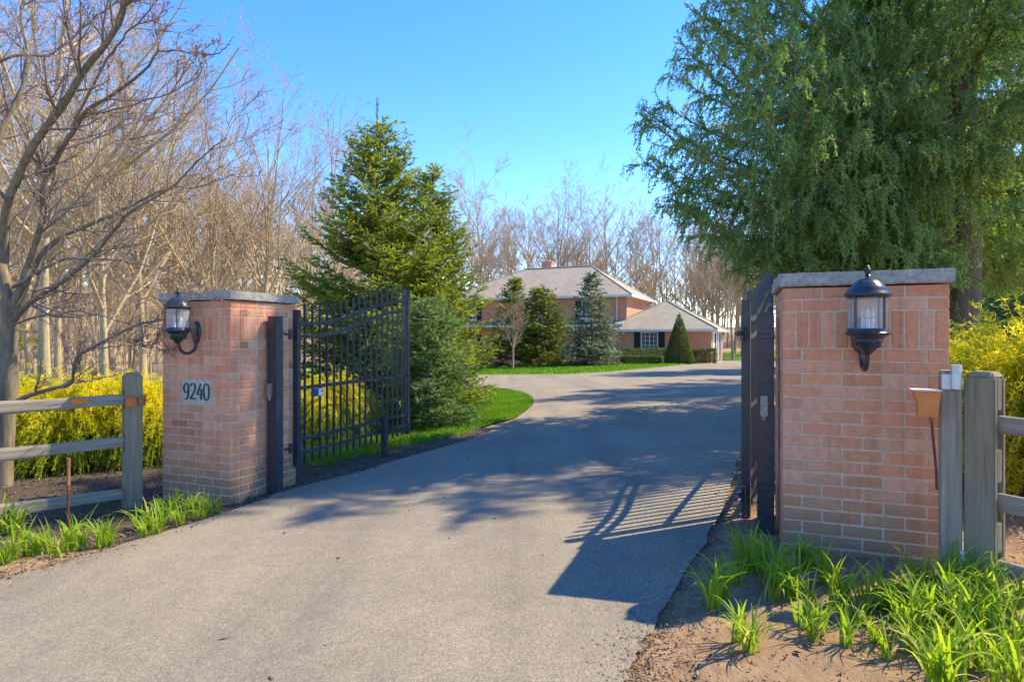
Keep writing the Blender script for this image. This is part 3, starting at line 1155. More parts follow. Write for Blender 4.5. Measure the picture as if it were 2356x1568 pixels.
def iron_gate(label, x, y, ang, flip):
    LEN = 2.06
    zb = CAMZ - 1.285
    t = thing('iron_gate', label, 'gate', (x, y, zb), rad(90) - ang)
    S = 0.058
    MB().box((0, 0, 0.765), (S, S, 1.53)).box((0, 0, 1.534), (S + .006, S + .006, 0.01)).build('stile', M_BLACK, t, bevel=0.004)
    MB().box((LEN, 0, 0.94), (S, S, 1.88)).box((LEN, 0, 1.884), (S + .006, S + .006, 0.01)).build('stile', M_BLACK, t, bevel=0.004)
    for z in (0.765, 0.255, 0.118):
        MB().box((LEN / 2, 0, z), (LEN - S, 0.032, 0.034)).build('rail', M_BLACK, t, bevel=0.004)
    for zo in (1.41, 1.28):
        pts = []
        n = 26
        V, F = [], []
        for i in range(n + 1):
            s = i / n
            xx = S / 2 + (LEN - S) * s
            zz = zo + 0.315 * ctop(s) - (0.012 * max(0, (s - 0.93) / 0.07))
            for dy, dz in ((-.016, -.017), (.016, -.017), (.016, .017), (-.016, .017)):
                V.append((xx, dy, zz + dz))
        for i in range(n):
            for k in range(4):
                a, b = 4 * i + k, 4 * i + (k + 1) % 4
                F.append((a, b, b + 4, a + 4))
        F += [(0, 1, 2, 3), (4 * n + 3, 4 * n + 2, 4 * n + 1, 4 * n)]
        MB().add(V, F).build('curved_rail', M_BLACK, t, smooth=False)
    npk = 17
    for i in range(npk):
        s = (i + 1) / (npk + 1)
        xx = LEN * s
        zt = 1.41 + 0.315 * ctop(s) + 0.19
        mb = MB().box((xx, 0, (zt + 0.0) / 2), (0.0185, 0.0185, zt)).box((xx, 0, zt + 0.006), (0.0185, 0.0185, 0.012), None, 0.35)
        mb.build('picket', M_BLACK, t)
    # drop leg with its foot on the ground
    lx = 1.452
    wx, wy = x + math.sin(ang) * lx, y + math.cos(ang) * lx
    zg = float(g(wx, wy)) - zb
    mb = MB().box((lx, -0.0495, (0.30 + zg) / 2), (0.062, 0.058, 0.30 - zg + 0.02)).box((lx, -0.0495, zg + 0.012), (0.075, 0.07, 0.02))
    mb.build('drop_leg', M_BLACK, t, bevel=0.004)
    # hinges: strap, pin and bolt back to the post
    for z in (1.30, 0.185):
        mb = MB().tube([(-0.27, 0.035, z), (-0.12, 0.035, z), (-0.075, 0.01, z), (-0.03, 0.0, z)], 0.011, 8).tube([(-0.075, 0.012, z - 0.05), (-0.075, 0.012, z + 0.05)], 0.018, 10).tube([(-0.15, 0.035, z), (-0.12, 0.035, z)], 0.02, 6)
        mb.build('hinge', M_BLACK, t, smooth=True)
    return t


gl = iron_gate('open black iron gate leaf seen from its side in front of the spruces', -2.128, 5.90, rad(21.4), False)
gr = iron_gate('open black iron gate leaf seen nearly edge-on next to the steel post', 1.660, 4.23, rad(27.8), True)
nb = MB().box((0.27, -0.034, 0.705), (0.17, 0.004, 0.085)).build('notice_plate', M_NOTEB, gl)
MB().box((0.315, -0.038, 0.705), (0.07, 0.003, 0.07)).build('white_panel', M_WHITE, nb)
MB().box((0.325, -0.041, 0.715), (0.03, 0.002, 0.022)).build('red_mark', M_NOTER, nb)

# ------------------------------------------------------------------ split rail fences, timber post and its fittings


def rough_beam(mb, a, b, wa, ha, wb, hb, rng, n=9, wob=0.006):
    """hewn timber between two points, tapering, edges knocked off"""
    a, b = Vector(a), Vector(b)
    t = (b - a).normalized()
    up = Vector((0, 0, 1)) if abs(t.z) < 0.9 else Vector((1, 0, 0))
    sd = t.cross(up).normalized()
    up = sd.cross(t)
    V, F = [], []
    prof = [(-1, -.7), (-.75, -1), (.75, -1), (1, -.7), (1, .65), (.7, 1), (-.7, 1), (-1, .65)]
    m = len(prof)
    ph = rng.uniform(0, 6)
    for i in range(n + 1):
        s = i / n
        w = (wa + (wb - wa) * s) / 2
        h = (ha + (hb - ha) * s) / 2
        c = a.lerp(b, s) + up * wob * math.sin(4 * s + ph) + sd * wob * math.cos(5 * s + ph)
        for (u, v) in prof:
            V.append(c + sd * (u * w * (1 + rng.uniform(-.06, .06))) + up * (v * h * (1 + rng.uniform(-.06, .06))))
    for i in range(n):
        for k in range(m):
            p, q = i * m + k, i * m + (k + 1) % m
            F.append((p, q, q + m, p + m))
    F += [tuple(range(m)), tuple(range((n + 1) * m - 1, n * m - 1, -1))]
    mb.add(V, F)
    return mb


rf = random.Random(5)


def beam_obj(name, a, b, wa, ha, wb, hb, mat, parent, origin):
    """rail: local x runs along the rail"""
    a, b = Vector(a), Vector(b)
    t = (b - a).normalized()
    q = t.to_track_quat('X', 'Z')
    mb = MB()
    L = (b - a).length
    rough_beam(mb, (0, 0, 0), (L, 0, 0), wa, ha, wb, hb, rf)
    o = mb.build(name, mat, parent, bevel=0.004)
    o.location = a - Vector(origin)
    o.rotation_mode = 'QUATERNION'
    o.rotation_quaternion = q
    return o


# --- fence by the plaque pillar
FA = Vector((-3.29, 5.17, 0)); FD = Vector((-0.684, -0.73, 0))
za = float(g(FA.x, FA.y))
fo = Vector((FA.x, FA.y, za))
fence = thing('split_rail_fence', 'grey split rail fence by the plaque pillar, with an orange reflector on its top rail', 'fence', fo)


def slot_post(parent, loc_xy, z0, z1, along, w_al, w_ac, slots, mat, slot_w=0.05):
    """post with mortises cut through along `along`"""
    ang = math.atan2(along.y, along.x)
    mb = MB()
    ck = (w_ac - slot_w) / 2
    H = z1 - z0
    for sgn in (-1, 1):
        mb.box((0, sgn * (slot_w / 2 + ck / 2), z0 + H / 2), (w_al, ck - 0.0006, H))
    cur = z0
    for (a, b) in sorted(slots) + [(z1, None)]:
        mb.box((0, 0, (cur + a) / 2), (w_al - 0.004, slot_w, a - cur))
        cur = b
    mb.box((0, 0, z1 + 0.013), (w_al - 0.006, w_ac - 0.006, 0.028), None, 0.72)
    o = mb.build('post', mat, parent, bevel=0.006)
    o.location = (loc_xy[0], loc_xy[1], 0)
    o.rotation_euler = (0, 0, ang)
    return o


zr = CAMZ - za
p_left = slot_post(fence, (0, 0), -0.1, CAMZ - 0.345 - za, FD, 0.13, 0.12, [(zr - 0.63, zr - 0.47), (zr - 0.99, zr - 0.84)], M_WOODOLD)
pe = FA + FD * 2.5
for (z1_, z2_) in ((-0.54, -0.53), (-0.905, -0.87), (-1.36, -1.27)):
    a = FA + Vector((0, 0, CAMZ + z1_)) + FD * 0.0
    b = pe + Vector((0, 0, CAMZ + z2_ - 0.02))
    beam_obj('rail', a, b, 0.045, 0.085, 0.06, 0.125, M_WOODX, fence, fo)
slot_post(fence, (pe.x - FA.x, pe.y - FA.y), -0.1, 1.12, FD, 0.13, 0.12, [(zr - 0.63, zr - 0.47), (zr - 0.99, zr - 0.84)], M_WOODOLD)
# reflector on the top rail (photo 105-138, 915-927)
rp = FA + FD * 0.385 + Vector((0, 0, CAMZ - 0.535))
side = Vector((0.73, -0.684, 0))
rr_ = MB()
rr_.box((0, 0, 0), (0.115, 0.012, 0.042))
ro = rr_.build('reflector', M_ORANGE, fence, bevel=0.004)
ro.location = rp + side * 0.034 - fo
ro.rotation_euler = (0, 0, math.atan2(FD.y, FD.x))
# wooden block and amber cube on the post
mb = MB().box((0, 0, 0), (0.055, 0.05, 0.085))
bo = mb.build('wooden_block', M_BROWNW, fence, bevel=0.004)
bo.location = (0.075, 0.005, zr - 0.565)
bo.rotation_euler = (0, 0, rad(20))
mb = MB().box((0, 0, 0), (0.07, 0.05, 0.08))
bo = mb.build('amber_reflector', M_AMBER, fence, bevel=0.004)
bo.location = (0.03, -0.07, zr - 0.565)
bo.rotation_euler = (0, 0, rad(-20))

# rusty rod in the bed
rx, ry = G(156, 1212)
zr0 = float(g(rx, ry))
rod = thing('marker_rod', 'thin rusty marker rod standing among the daylilies before the split rail fence', 'stake', (rx, ry, zr0))
hh = Z_at(1053, ry) - zr0
MB().tube([(0, 0, -0.1), (0.004, 0, hh * 0.6)], 0.0105, 8).build('shaft', M_RUST, rod, smooth=True)
MB().tube([(0.004, 0, hh * 0.6), (0.006, 0, hh)], 0.0125, 8).build('tip_band', M_BROWNW, rod, smooth=True)

# --- fence on the other side
FB = Vector((2.30, 2.905, 0)); ED = Vector((0.5, -0.866, 0))
zb_ = float(g(FB.x, FB.y))
fo2 = Vector((FB.x, FB.y, zb_))
fence2 = thing('split_rail_fence', 'mossy split rail fence with a mortised round-topped post before the golden shrub', 'fence', fo2)
zc = CAMZ - zb_
slot_post(fence2, (0, 0), -0.1, zc - 0.20, ED, 0.13, 0.115, [(zc - 0.54, zc - 0.36), (zc - 0.89, zc - 0.705), (zc - 1.20, zc - 1.04)], M_WOODOLD)
pe2 = FB + ED * 2.4
for zz in (-0.43, -0.79, -1.11):
    beam_obj('rail', FB + Vector((0, 0, CAMZ + zz)), pe2 + Vector((0, 0, CAMZ + zz - 0.02)), 0.04, 0.085, 0.06, 0.12, M_WOODX, fence2, fo2)
slot_post(fence2, (pe2.x - FB.x, pe2.y - FB.y), -0.1, 1.0, ED, 0.13, 0.115, [(zc - 0.54, zc - 0.36), (zc - 0.89, zc - 0.705), (zc - 1.20, zc - 1.04)], M_WOODOLD)

# --- square timber post with galvanised fitting
TY = 2.985
TX = X_at(2186, TY)
tz = float(g(TX, TY))
tp = thing('timber_post', 'square grey timber post with a galvanised cap fitting, in front of the pillar corner', 'post', (TX, TY, tz), rad(-30))
th = Z_at(851, TY) - tz
MB().box((0, 0, th / 2 - 0.1), (0.088, 0.088, th + 0.2)).build('shaft', M_WOODZ, tp, bevel=0.005)
mb = MB()
mb.tube([(0.018, -0.056, th - 0.09), (0.018, -0.056, th + 0.03)], 0.024, 16)
mb.box((-0.002, -0.050, th - 0.055), (0.076, 0.010, 0.075))
mb.build('pipe_bracket', M_GALV, tp, bevel=0.003)
# amber box lamp hung on its side, cable down
AX, AY = X_at(2129, 2.95), 2.95
ab = thing('lamp_box', 'amber box fitting with a cream lid fixed to the timber post', 'box', (AX, AY, Z_at(928, AY)), rad(-26))
s = AY / FPX
out = [(-0.058, 0.064), (0.062, 0.064), (0.055, 0.02), (0.048, -0.064), (-0.032, -0.064), (-0.036, 0.0), (-0.044, 0.03)]
MB().prism(out, -0.03, 0.035).build('housing', M_AMBER, ab, bevel=0.003)
MB().box((0.0, 0.0025, 0.068), (0.128, 0.075, 0.008)).build('lid', M_CREAM, ab, bevel=0.002)
MB().tube([(0.025, 0, -0.064), (0.026, 0, -0.088)], 0.012, 10).build('gland', M_BROWNW, ab, smooth=True)
cpts = [(0.026, 0, -0.085), (0.03, 0.0, -0.15), (0.038, 0.0, -0.24), (0.045, 0.0, -0.33), (0.047, 0.0, -0.42)]
MB().tube(cpts, 0.0065, 8).build('cable', M_CABLE, ab, smooth=True)
# white pipe stub between the posts
qx, qy = X_at(2211, 2.93), 2.93
qz = float(g(qx, qy))
mb = MB().tube([(0.0, 0, -0.05), (-0.002, 0, 0.12), (-0.008, 0, 0.17)], [0.014, 0.014, 0.012], 12)
po = mb.build('pipe_stub', M_WHITE, None, smooth=True)
po.location = (qx + 0.01, qy, qz)
tag(po, 'short white pipe stub rising between the timber post and the mortised fence post', 'pipe')

# ------------------------------------------------------------------ house
HA = rad(24)
HO = Vector((14.28, 42.7, 0))
hz = float(g(12, 44)) - 0.05
house = thing('brick_house', 'two-storey brick house with grey hip roofs and a low garage wing beyond the driveway', 'house', (HO.x, HO.y, hz), -HA)
# local: x right along the front, y back, z up from hz
GE = Z_at(756.5, 42.7) - hz            # garage eave height
ME = Z_at(677.5, 46.2) - hz            # main eave height


class UVB:
    """quads with metric uv"""

    def __init__(self): self.q = []

    def quad(self, a, b, c, d):
        self.q.append([Vector(p) for p in (a, b, c, d)])
        return self

    def build(self, name, mat, parent):
        V, F, UV = [], [], []
        for q in self.q:
            n = len(V)
            V += [tuple(p) for p in q]
            F.append(tuple(range(n, n + 4)))
            u = (q[1] - q[0]); lu = u.length; u = u / max(lu, 1e-6)
            nn = u.cross(q[3] - q[0]).normalized() if (q[3] - q[0]).length > 1e-6 else u.cross(q[2] - q[0]).normalized()
            w = nn.cross(u)
            for p in q:
                UV.append(((p - q[0]).dot(u) + q[0].x + q[0].y, (p - q[0]).dot(w) + q[0].z))
        me = bpy.data.meshes.new(name)
        me.from_pydata(V, [], F)
        ul = me.uv_layers.new(name='UVMap')
        for i, uv in enumerate(UV):
            ul.data[i].uv = uv
        me.update()
        return link_mesh(name, me, mat, parent)


def wall_face(ub, p0, p1, z0, z1, holes):
    """wall from p0 to p1 (outside on the right-hand side when walking p0->p1 reversed), with rectangular openings (s0,s1,z0,z1)"""
    p0, p1 = Vector(p0), Vector(p1)
    L = (p1 - p0).length
    t = (p1 - p0) / L
    ss = sorted({0, L} | {h[0] for h in holes} | {h[1] for h in holes})
    zs = sorted({z0, z1} | {h[2] for h in holes} | {h[3] for h in holes})
    for i in range(len(ss) - 1):
        for j in range(len(zs) - 1):
            sc, zc_ = (ss[i] + ss[i + 1]) / 2, (zs[j] + zs[j + 1]) / 2
            if any(h[0] < sc < h[1] and h[2] < zc_ < h[3] for h in holes): continue
            a = p0 + t * ss[i]; b = p0 + t * ss[i + 1]
            ub.quad((a.x, a.y, zs[j]), (b.x, b.y, zs[j]), (b.x, b.y, zs[j + 1]), (a.x, a.y, zs[j + 1]))


def window(parent, u, v, z0, w, h, name='window', cols=3, rows=4, shutters=True, normal=(0, -1)):
    """front window at local (u..u+w, v) facing -y"""
    f = MB()
    fw = 0.07
    d0 = v + 0.02
    f.box((u + w / 2, d0 + 0.03, z0 + fw / 2), (w, 0.1, fw)).box((u + w / 2, d0 + 0.03, z0 + h - fw / 2), (w, 0.1, fw))
    f.box((u + fw / 2, d0 + 0.03, z0 + h / 2), (fw, 0.1, h - 2 * fw)).box((u + w - fw / 2, d0 + 0.03, z0 + h / 2), (fw, 0.1, h - 2 * fw))
    for c in range(1, cols):
        f.box((u + w * c / cols, d0 + 0.04, z0 + h / 2), (0.035 if c * 2 != cols else 0.07, 0.05, h - 2 * fw))
    for r in range(1, rows):
        f.box((u + w / 2, d0 + 0.042, z0 + h * r / rows), (w - 2 * fw, 0.045, 0.03))
    o = f.build(name, M_WHITE, parent)
    MB().box((u + w / 2, d0 + 0.075, z0 + h / 2), (w - 0.02, 0.012, h - 0.02)).build('pane', M_PANE, o)
    for sx in (0.25, 0.75):
        MB().box((u + w * (0.17 if sx < .5 else 0.83), d0 + 0.16, z0 + h / 2), (w * 0.38, 0.03, h)).build('curtain', M_CURTAIN, o)
    MB().box((u + w / 2, v - 0.03, z0 - 0.05), (w + 0.12, 0.12, 0.08)).build('sill', M_WHITE, o)
    if shutters:
        for ux in (u - 0.27, u + w + 0.27):
            sh = MB().box((ux, v - 0.03, z0 + h / 2), (0.46, 0.04, h + 0.05))
            for k in range(14):
                sh.box((ux, v - 0.056, z0 + 0.1 + (h - 0.2) * k / 13), (0.36, 0.012, 0.045), Matrix.Rotation(rad(25), 3, 'X'))
            sh.build('shutter', M_SHUT, parent)


GW, GD = 7.6, 9.7
MX0, MX1, MY0, MY1 = -22.4, -6.35, 1.0, 10.7
ub = UVB()
# garage walls
gwin = (-5.05, -3.78, 0.95, 2.26)
wall_face(ub, (-GW, 0, 0), (0, 0, 0), -0.4, GE - 0.02, [(GW + gwin[0], GW + gwin[1], gwin[2], gwin[3])])
doors = [(0.7, 3.5, -0.02, 2.15), (4.6, 7.4, -0.02, 2.15)]
wall_face(ub, (0, 0, 0), (0, GD, 0), -0.4, GE - 0.02, doors)
wall_face(ub, (0, GD, 0), (-GW, GD, 0), -0.4, GE - 0.02, [])
wall_face(ub, (-GW, GD, 0), (-GW, 0, 0), -0.4, GE - 0.02, [])
# main block
ups = [(-20.6, 1.15), (-14.55, 1.1), (-10.0, 1.1)]
holes = [(u - MX0, u - MX0 + w, 3.35, 4.75) for u, w in ups] + [(u - MX0, u - MX0 + w, 0.75, 2.2) for u, w in ups]
wall_face(ub, (MX0, MY0, 0), (MX1, MY0, 0), -0.4, ME - 0.02, holes)
wall_face(ub, (MX1, MY0, 0), (MX1, MY1, 0), -0.4, ME - 0.02, [])
wall_face(ub, (MX1, MY1, 0), (MX0, MY1, 0), -0.4, ME - 0.02, [])
wall_face(ub, (MX0, MY1, 0), (MX0, MY0, 0), -0.4, ME - 0.02, [])
ub.build('wall', M_HBRICK, house)
window(house, gwin[0], 0.0, gwin[2], gwin[1] - gwin[0], gwin[3] - gwin[2], cols=4, rows=4)
for i, (u, w) in enumerate(ups):
    window(house, u, MY0, 3.35, w, 1.4)
    window(house, u, MY0, 0.75, w, 1.45)


def hip_roof(name, x0, x1, y0, y1, ze, oh, rx0, rx1, ry0, ry1, rz, parent):
    a = UVB()
    X0, X1, Y0, Y1 = x0 - oh, x1 + oh, y0 - oh, y1 + oh
    A, B, C, Dd = Vector((X0, Y0, ze)), Vector((X1, Y0, ze)), Vector((X1, Y1, ze)), Vector((X0, Y1, ze))
    R0, R1 = Vector((rx0, ry0, rz)), Vector((rx1, ry1, rz))
    if abs(rx1 - rx0) > abs(ry1 - ry0):        # ridge along x
        a.quad(A, B, R1, R0); a.quad(B, C, R1 + Vector((0, .001, 0)), R1); a.quad(C, Dd, R0, R1); a.quad(Dd, A, R0, R0 + Vector((0, .001, 0)))
    else:
        a.quad(A, B, R0 + Vector((.001, 0, 0)), R0); a.quad(B, C, R1, R0); a.quad(C, Dd, R1, R1 + Vector((.001, 0, 0))); a.quad(Dd, A, R0, R1)
    o = a.build(name, M_SHINGLE, parent)
    # eaves: fascia boards, soffit and hip caps
    f = MB()
    for (p, q) in ((A, B), (B, C), (C, Dd), (Dd, A)):
        m = (p + q) / 2
        along = (q - p)
        L = along.length
        horiz = abs(along.x) > abs(along.y)
        f.box((m.x, m.y, ze - 0.09), ((L + 0.02 if horiz else 0.03), (0.03 if horiz else L - 0.05), 0.17))
    f.build('fascia', M_WHITE, parent)
    s = MB()
    s.box(((X0 + X1) / 2, (Y0 + Y1) / 2, ze - 0.16), (X1 - X0 - 0.08, Y1 - Y0 - 0.08, 0.02))
    s.build('soffit', M_WHITE, parent)
    hc = MB()
    for e, r in ((A, R0), (B, R1 if abs(rx1 - rx0) > abs(ry1 - ry0) else R0), (C, R1), (Dd, R0 if abs(rx1 - rx0) > abs(ry1 - ry0) else R1)):
        hc.tube([e + Vector((0, 0, .01)), r + Vector((0, 0, .015))], 0.05, 6)
    hc.tube([R0 + Vector((0, 0, .03)), R1 + Vector((0, 0, .03))], 0.07, 6)
    hc.build('hip_cap', M_SHINGLE_CAP, o)
    return o


M_SHINGLE_CAP = plainmat('ridge_shingle', (0.33, 0.29, 0.235), 0.9, 0, 0.2, 6, 0.0)
hip_roof('roof', -GW, 0, 0, GD, GE, 0.45, -3.8, -3.8, 3.9, 6.2, Z_at(692, 47.9) - hz, house)
rmain = hip_roof('roof', MX0, MX1, MY0, MY1, ME, 0.5, -16.9, -10.6, 5.85, 5.85, Z_at(613, 52.6) - hz, house)
RZ = Z_at(613, 52.6) - hz
ch = UVB()
cu0, cu1, cv0, cv1 = -15.45, -14.5, 6.3, 7.2
wall_face(ch, (cu0, cv0, 0), (cu1, cv0, 0), RZ - 1.2, RZ + 0.62, [])
wall_face(ch, (cu1, cv0, 0), (cu1, cv1, 0), RZ - 1.2, RZ + 0.62, [])
wall_face(ch, (cu1, cv1, 0), (cu0, cv1, 0), RZ - 1.2, RZ + 0.62, [])
wall_face(ch, (cu0, cv1, 0), (cu0, cv0, 0), RZ - 1.2, RZ + 0.62, [])
cho = ch.build('chimney', M_HBRICK, rmain)
MB().box(((cu0 + cu1) / 2, (cv0 + cv1) / 2, RZ + 0.66), (1.05, 1.0, 0.09)).box(((cu0 + cu1) / 2, (cv0 + cv1) / 2, RZ + 0.76), (0.4, 0.4, 0.14)).build('chimney_cap', M_HBRICK, rmain)
# pent roof band between the storeys, corner board and downspout
MB().box(((MX0 + MX1) / 2, MY0 - 0.45, 2.78), (MX1 - MX0 - 0.1, 0.9, 0.2)).build('porch_fascia', M_WHITE, house)
pr_ = UVB()
pr_.quad((MX0, MY0 - 0.95, 2.89), (MX1 - 0.05, MY0 - 0.95, 2.89), (MX1 - 0.05, MY0 + 0.0, 3.2), (MX0, MY0 + 0.0, 3.2))
pr_.build('porch_roof', M_SHINGLE, house)
for u in (-20.9, -16.5, -13.0):
    MB().box((u, MY0 - 0.82, 1.25), (0.16, 0.16, 2.7)).build('porch_post', M_WHITE, house)
MB().box((-13.55, MY0 - 0.04, 4.05), (0.42, 0.05, 1.7)).build('corner_board', M_WHITE, house)
MB().tube([(-7.1, MY0 - 0.35, ME - 0.15), (-7.1, MY0 - 0.08, ME - 0.5), (-7.1, MY0 - 0.08, 0.1)], 0.05, 8).build('downspout', M_WHITE, house)
MB().tube([(0.08, 4.05, GE - 0.2), (0.08, 4.05, 0.05)], 0.05, 8).build('downspout', M_WHITE, house)
for (a, b, z0_, z1_) in doors:
    d = MB()
    n = 4
    d.box((-0.12, (a + b) / 2, (z0_ + z1_) / 2), (0.05, b - a, z1_ - z0_))
    for r in range(n):
        for c in range(4):
            yy = a + (b - a) * (c + .5) / 4
            zz = z0_ + (z1_ - z0_) * (r + .5) / n
            d.box((-0.09, yy, zz), (0.02, (b - a) / 4 - 0.14, (z1_ - z0_) / n - 0.14))
    d.build('garage_door', M_WHITE, house, bevel=0.006)
    t_ = MB()
    t_.box((0.015, a - 0.06, (z0_ + z1_) / 2), (0.06, 0.12, z1_ - z0_)).box((0.015, b + 0.06, (z0_ + z1_) / 2), (0.06, 0.12, z1_ - z0_)).box((0.015, (a + b) / 2, z1_ + 0.07), (0.06, b - a + 0.24, 0.14))
    t_.build('door_trim', M_WHITE, house)

# ------------------------------------------------------------------ conifers


def conifer_arrays(rng, H, prof, whorl, per, slope, tip, sh_len, sh_w, spacing, lr=0.36, z0=0.15, hang=0.0, zj=0.06, K=7, sub=True, azsel=None, dens=1.0, dup=2):
    """returns branch tubes and shoot quads. prof(t)->radius, t=z/H; slope(t)->initial rise"""
    hs = []
    z = z0
    while z < H * 0.985:
        for k in range(per):
            hs.append(z + rng.normal() * zj)
        z += whorl * (1.0 if z < H * 0.7 else 0.75)
    hs = np.clip(np.array(hs), 0.05, H * 0.99)
    n = len(hs)
    az = rng.uniform(0, 2 * np.pi, n)
    t = hs / H
    L = np.array([prof(x) for x in t]) * rng.uniform(0.72, 1.12, n)
    sl = np.array([slope(x) for x in t]) + rng.normal(size=n) * 0.08
    u = np.linspace(0, 1, K)
    r = L[:, None] * u[None]
    zz = hs[:, None] + L[:, None] * (sl[:, None] * u + (tip - 0.0) * u ** 2.2)
    azc = az[:, None] + rng.normal(size=(n, 1)) * 0.15 * u[None]
    P = np.stack([r * np.cos(azc), r * np.sin(azc), zz], -1)
    R = (0.006 + 0.012 * L)[:, None] * np.linspace(1, 0.25, K)[None]
    bt = [batch_tubes(P, R, 4)]
    # side branchlets
    idx, tt, sg = [], [], []
    for i in range(n):
        m = max(3, int(L[i] / spacing * dens))
        idx += [i] * m
        tt += list(np.linspace(0.18, 0.985, m))
        sg += [1 if k % 2 else -1 for k in range(m)]
    idx, tt, sg = np.array(idx), np.array(tt), np.array(sg)
    p, rr_2, tg = interp_poly(P, R, idx, tt)
    out = nrm(np.stack([np.cos(az[idx]), np.sin(az[idx]), np.zeros(len(idx))], -1))
    sd = np.cross(np.array([[0, 0, 1.0]]), out) * sg[:, None]
    bl = (L[idx] * lr * (1.02 - tt * 0.72) + sh_len * 0.6) * rng.uniform(0.7, 1.2, len(idx))
    d0 = nrm(tg * 0.75 + sd * 0.75 + np.array([0, 0, -0.10 - hang]) + rng.normal(size=p.shape) * 0.16)
    d1 = nrm(d0 + np.array([0, 0, -0.12 - hang]) + rng.normal(size=p.shape) * 0.12)
    Q = np.stack([p, p + d0 * bl[:, None] * 0.5, p + d0 * bl[:, None] * 0.5 + d1 * bl[:, None] * 0.5], 1)
    RQ = np.full((len(Q), 3), 0.004) * np.linspace(1, 0.5, 3)
    bt.append(batch_tubes(Q, RQ, 3))
    # shoots on branch tips and branchlets
    qi, qt = [], []
    for j in range(len(Q)):
        m = max(3, int(bl[j] / (sh_len * 0.30)))
        qi += [j] * m
        qt += list(np.linspace(0.05, 1.0, m))
    qi, qt = np.array(qi), np.array(qt)
    sp, _, stg = interp_poly(Q, RQ, qi, qt)
    alt = np.where(np.arange(len(qi)) % 2 == 0, 1.0, -1.0)[:, None]
    up = np.array([[0, 0, 1.0]])
    sside = nrm(np.cross(stg, up)) * alt
    sdir = nrm(stg * 0.75 + sside * rng.uniform(0.2, 0.9, (len(qi), 1)) + rng.normal(size=sp.shape) * 0.28 + np.array([0, 0, 0.08 - hang * 0.7]))
    clump = rng.normal(size=len(idx)) * 0.16
    Bs, Ds, Ss, Ls, Ws, Ts = [], [], [], [], [], []
    for q in range(dup):
        sv = nrm(np.cross(sdir, rng.normal(size=sp.shape)))
        Bs.append(sp + rng.normal(size=sp.shape) * 0.01)
        Ds.append(nrm(sdir + rng.normal(size=sp.shape) * 0.15))
        Ss.append(sv)
        Ls.append(sh_len * rng.uniform(0.6, 1.25, len(sp)))
        Ws.append(sh_w * rng.uniform(0.7, 1.3, len(sp)))
        Ts.append(np.clip(0.38 + clump[qi] + rng.normal(size=len(sp)) * 0.15 + 0.25 * (tt[idx][qi[:]] if False else tt[qi]) * qt, 0, 1))
    Vq, Fq = diamonds(np.concatenate(Bs), np.concatenate(Ds), np.concatenate(Ss), np.concatenate(Ls), np.concatenate(Ws), 0.4)
    return bt, (Vq, Fq, np.concatenate(Ts))


def conifer(name, label, loc, rng, H, prof, mat, group=None, trunk_r=None, cat='tree', bark=None, leader=0.0, **kw):
    t = thing(name, label, cat, loc, 0, group)
    bt, (Vq, Fq, T) = conifer_arrays(rng, H, prof, **kw)
    tr = trunk_r or 0.012 * H + 0.02
    tp_ = np.array([[(rng.normal() * 0.01, rng.normal() * 0.01, z) for z in np.linspace(-0.2, H + leader, 12)]])
    TR = np.linspace(tr, 0.008, 12)[None]
    V, F = cat_meshes([batch_tubes(tp_, TR, 8)] + bt)
    np_mesh('trunk', V, F, bark or M_BARKSPR, t, smooth=True)
    if leader:
        # whiskery leader shoots
        m = 260
        z = rng.uniform(H * 0.93, H + leader, m)
        B = np.column_stack([rng.normal(size=m) * 0.006, rng.normal(size=m) * 0.006, z])
        d = nrm(np.column_stack([rng.normal(size=(m, 2)) * 0.5, np.full(m, 0.8)]))
        s = nrm(np.cross(d, rng.normal(size=(m, 3))))
        V2, F2 = diamonds(B, d, s, np.full(m, 0.06), np.full(m, 0.012))
        Fq = np.concatenate([Fq, F2 + len(Vq)]); Vq = np.concatenate([Vq, V2]); T = np.concatenate([T, rng.uniform(0.4, 0.9, m)])
    np_mesh('crown', Vq, Fq, mat, t, tint=T)
    return t


def at(px, Y):
    x = X_at(px, Y)
    return (x, Y, float(g(x, Y)))


def top(py, Y, x):
    return Z_at(py, Y) - float(g(x, Y))


R = np.random.default_rng
# spruces by the drive
p = at(868, 12.0)
HA_ = top(285, 12.0, p[0])
conifer('spruce_tree', 'tall spruce with a bare whip leader behind the iron gate', p, R(41), HA_,
        lambda t: 2.0 * (1 - t) ** 0.70 * (1 if t > 0.1 else 0.9) + 0.03, M_SPR_MID, whorl=0.21, per=9, slope=lambda t: -0.1 + 0.85 * t, tip=0.22,
        sh_len=0.13, sh_w=0.03, spacing=0.07, leader=0.5, z0=0.25, zj=0.09)
p = at(996, 13.2)
conifer('spruce_tree', 'yellow-tinged spruce, the slimmer one just behind the whip-topped spruce', p, R(42), top(388, 13.2, p[0]),
        lambda t: 1.5 * (1 - t) ** 0.78 + 0.03, M_SPR_MID, whorl=0.2, per=9, slope=lambda t: -0.05 + 0.8 * t, tip=0.25,
        sh_len=0.13, sh_w=0.031, spacing=0.07, z0=0.2, zj=0.09)
p = at(985, 9.9)
conifer('spruce_tree', 'low dense dark green spruce with branches sweeping the lawn at the driveway bend', p, R(43), top(690, 9.9, p[0]),
        lambda t: 0.86 * (1 - t) ** 0.5 + 0.03, M_SPR_DARK, whorl=0.13, per=8, slope=lambda t: -0.1 + 0.7 * t, tip=0.15,
        sh_len=0.10, sh_w=0.024, spacing=0.06, z0=0.06, zj=0.05)
p = at(862, 10.6)
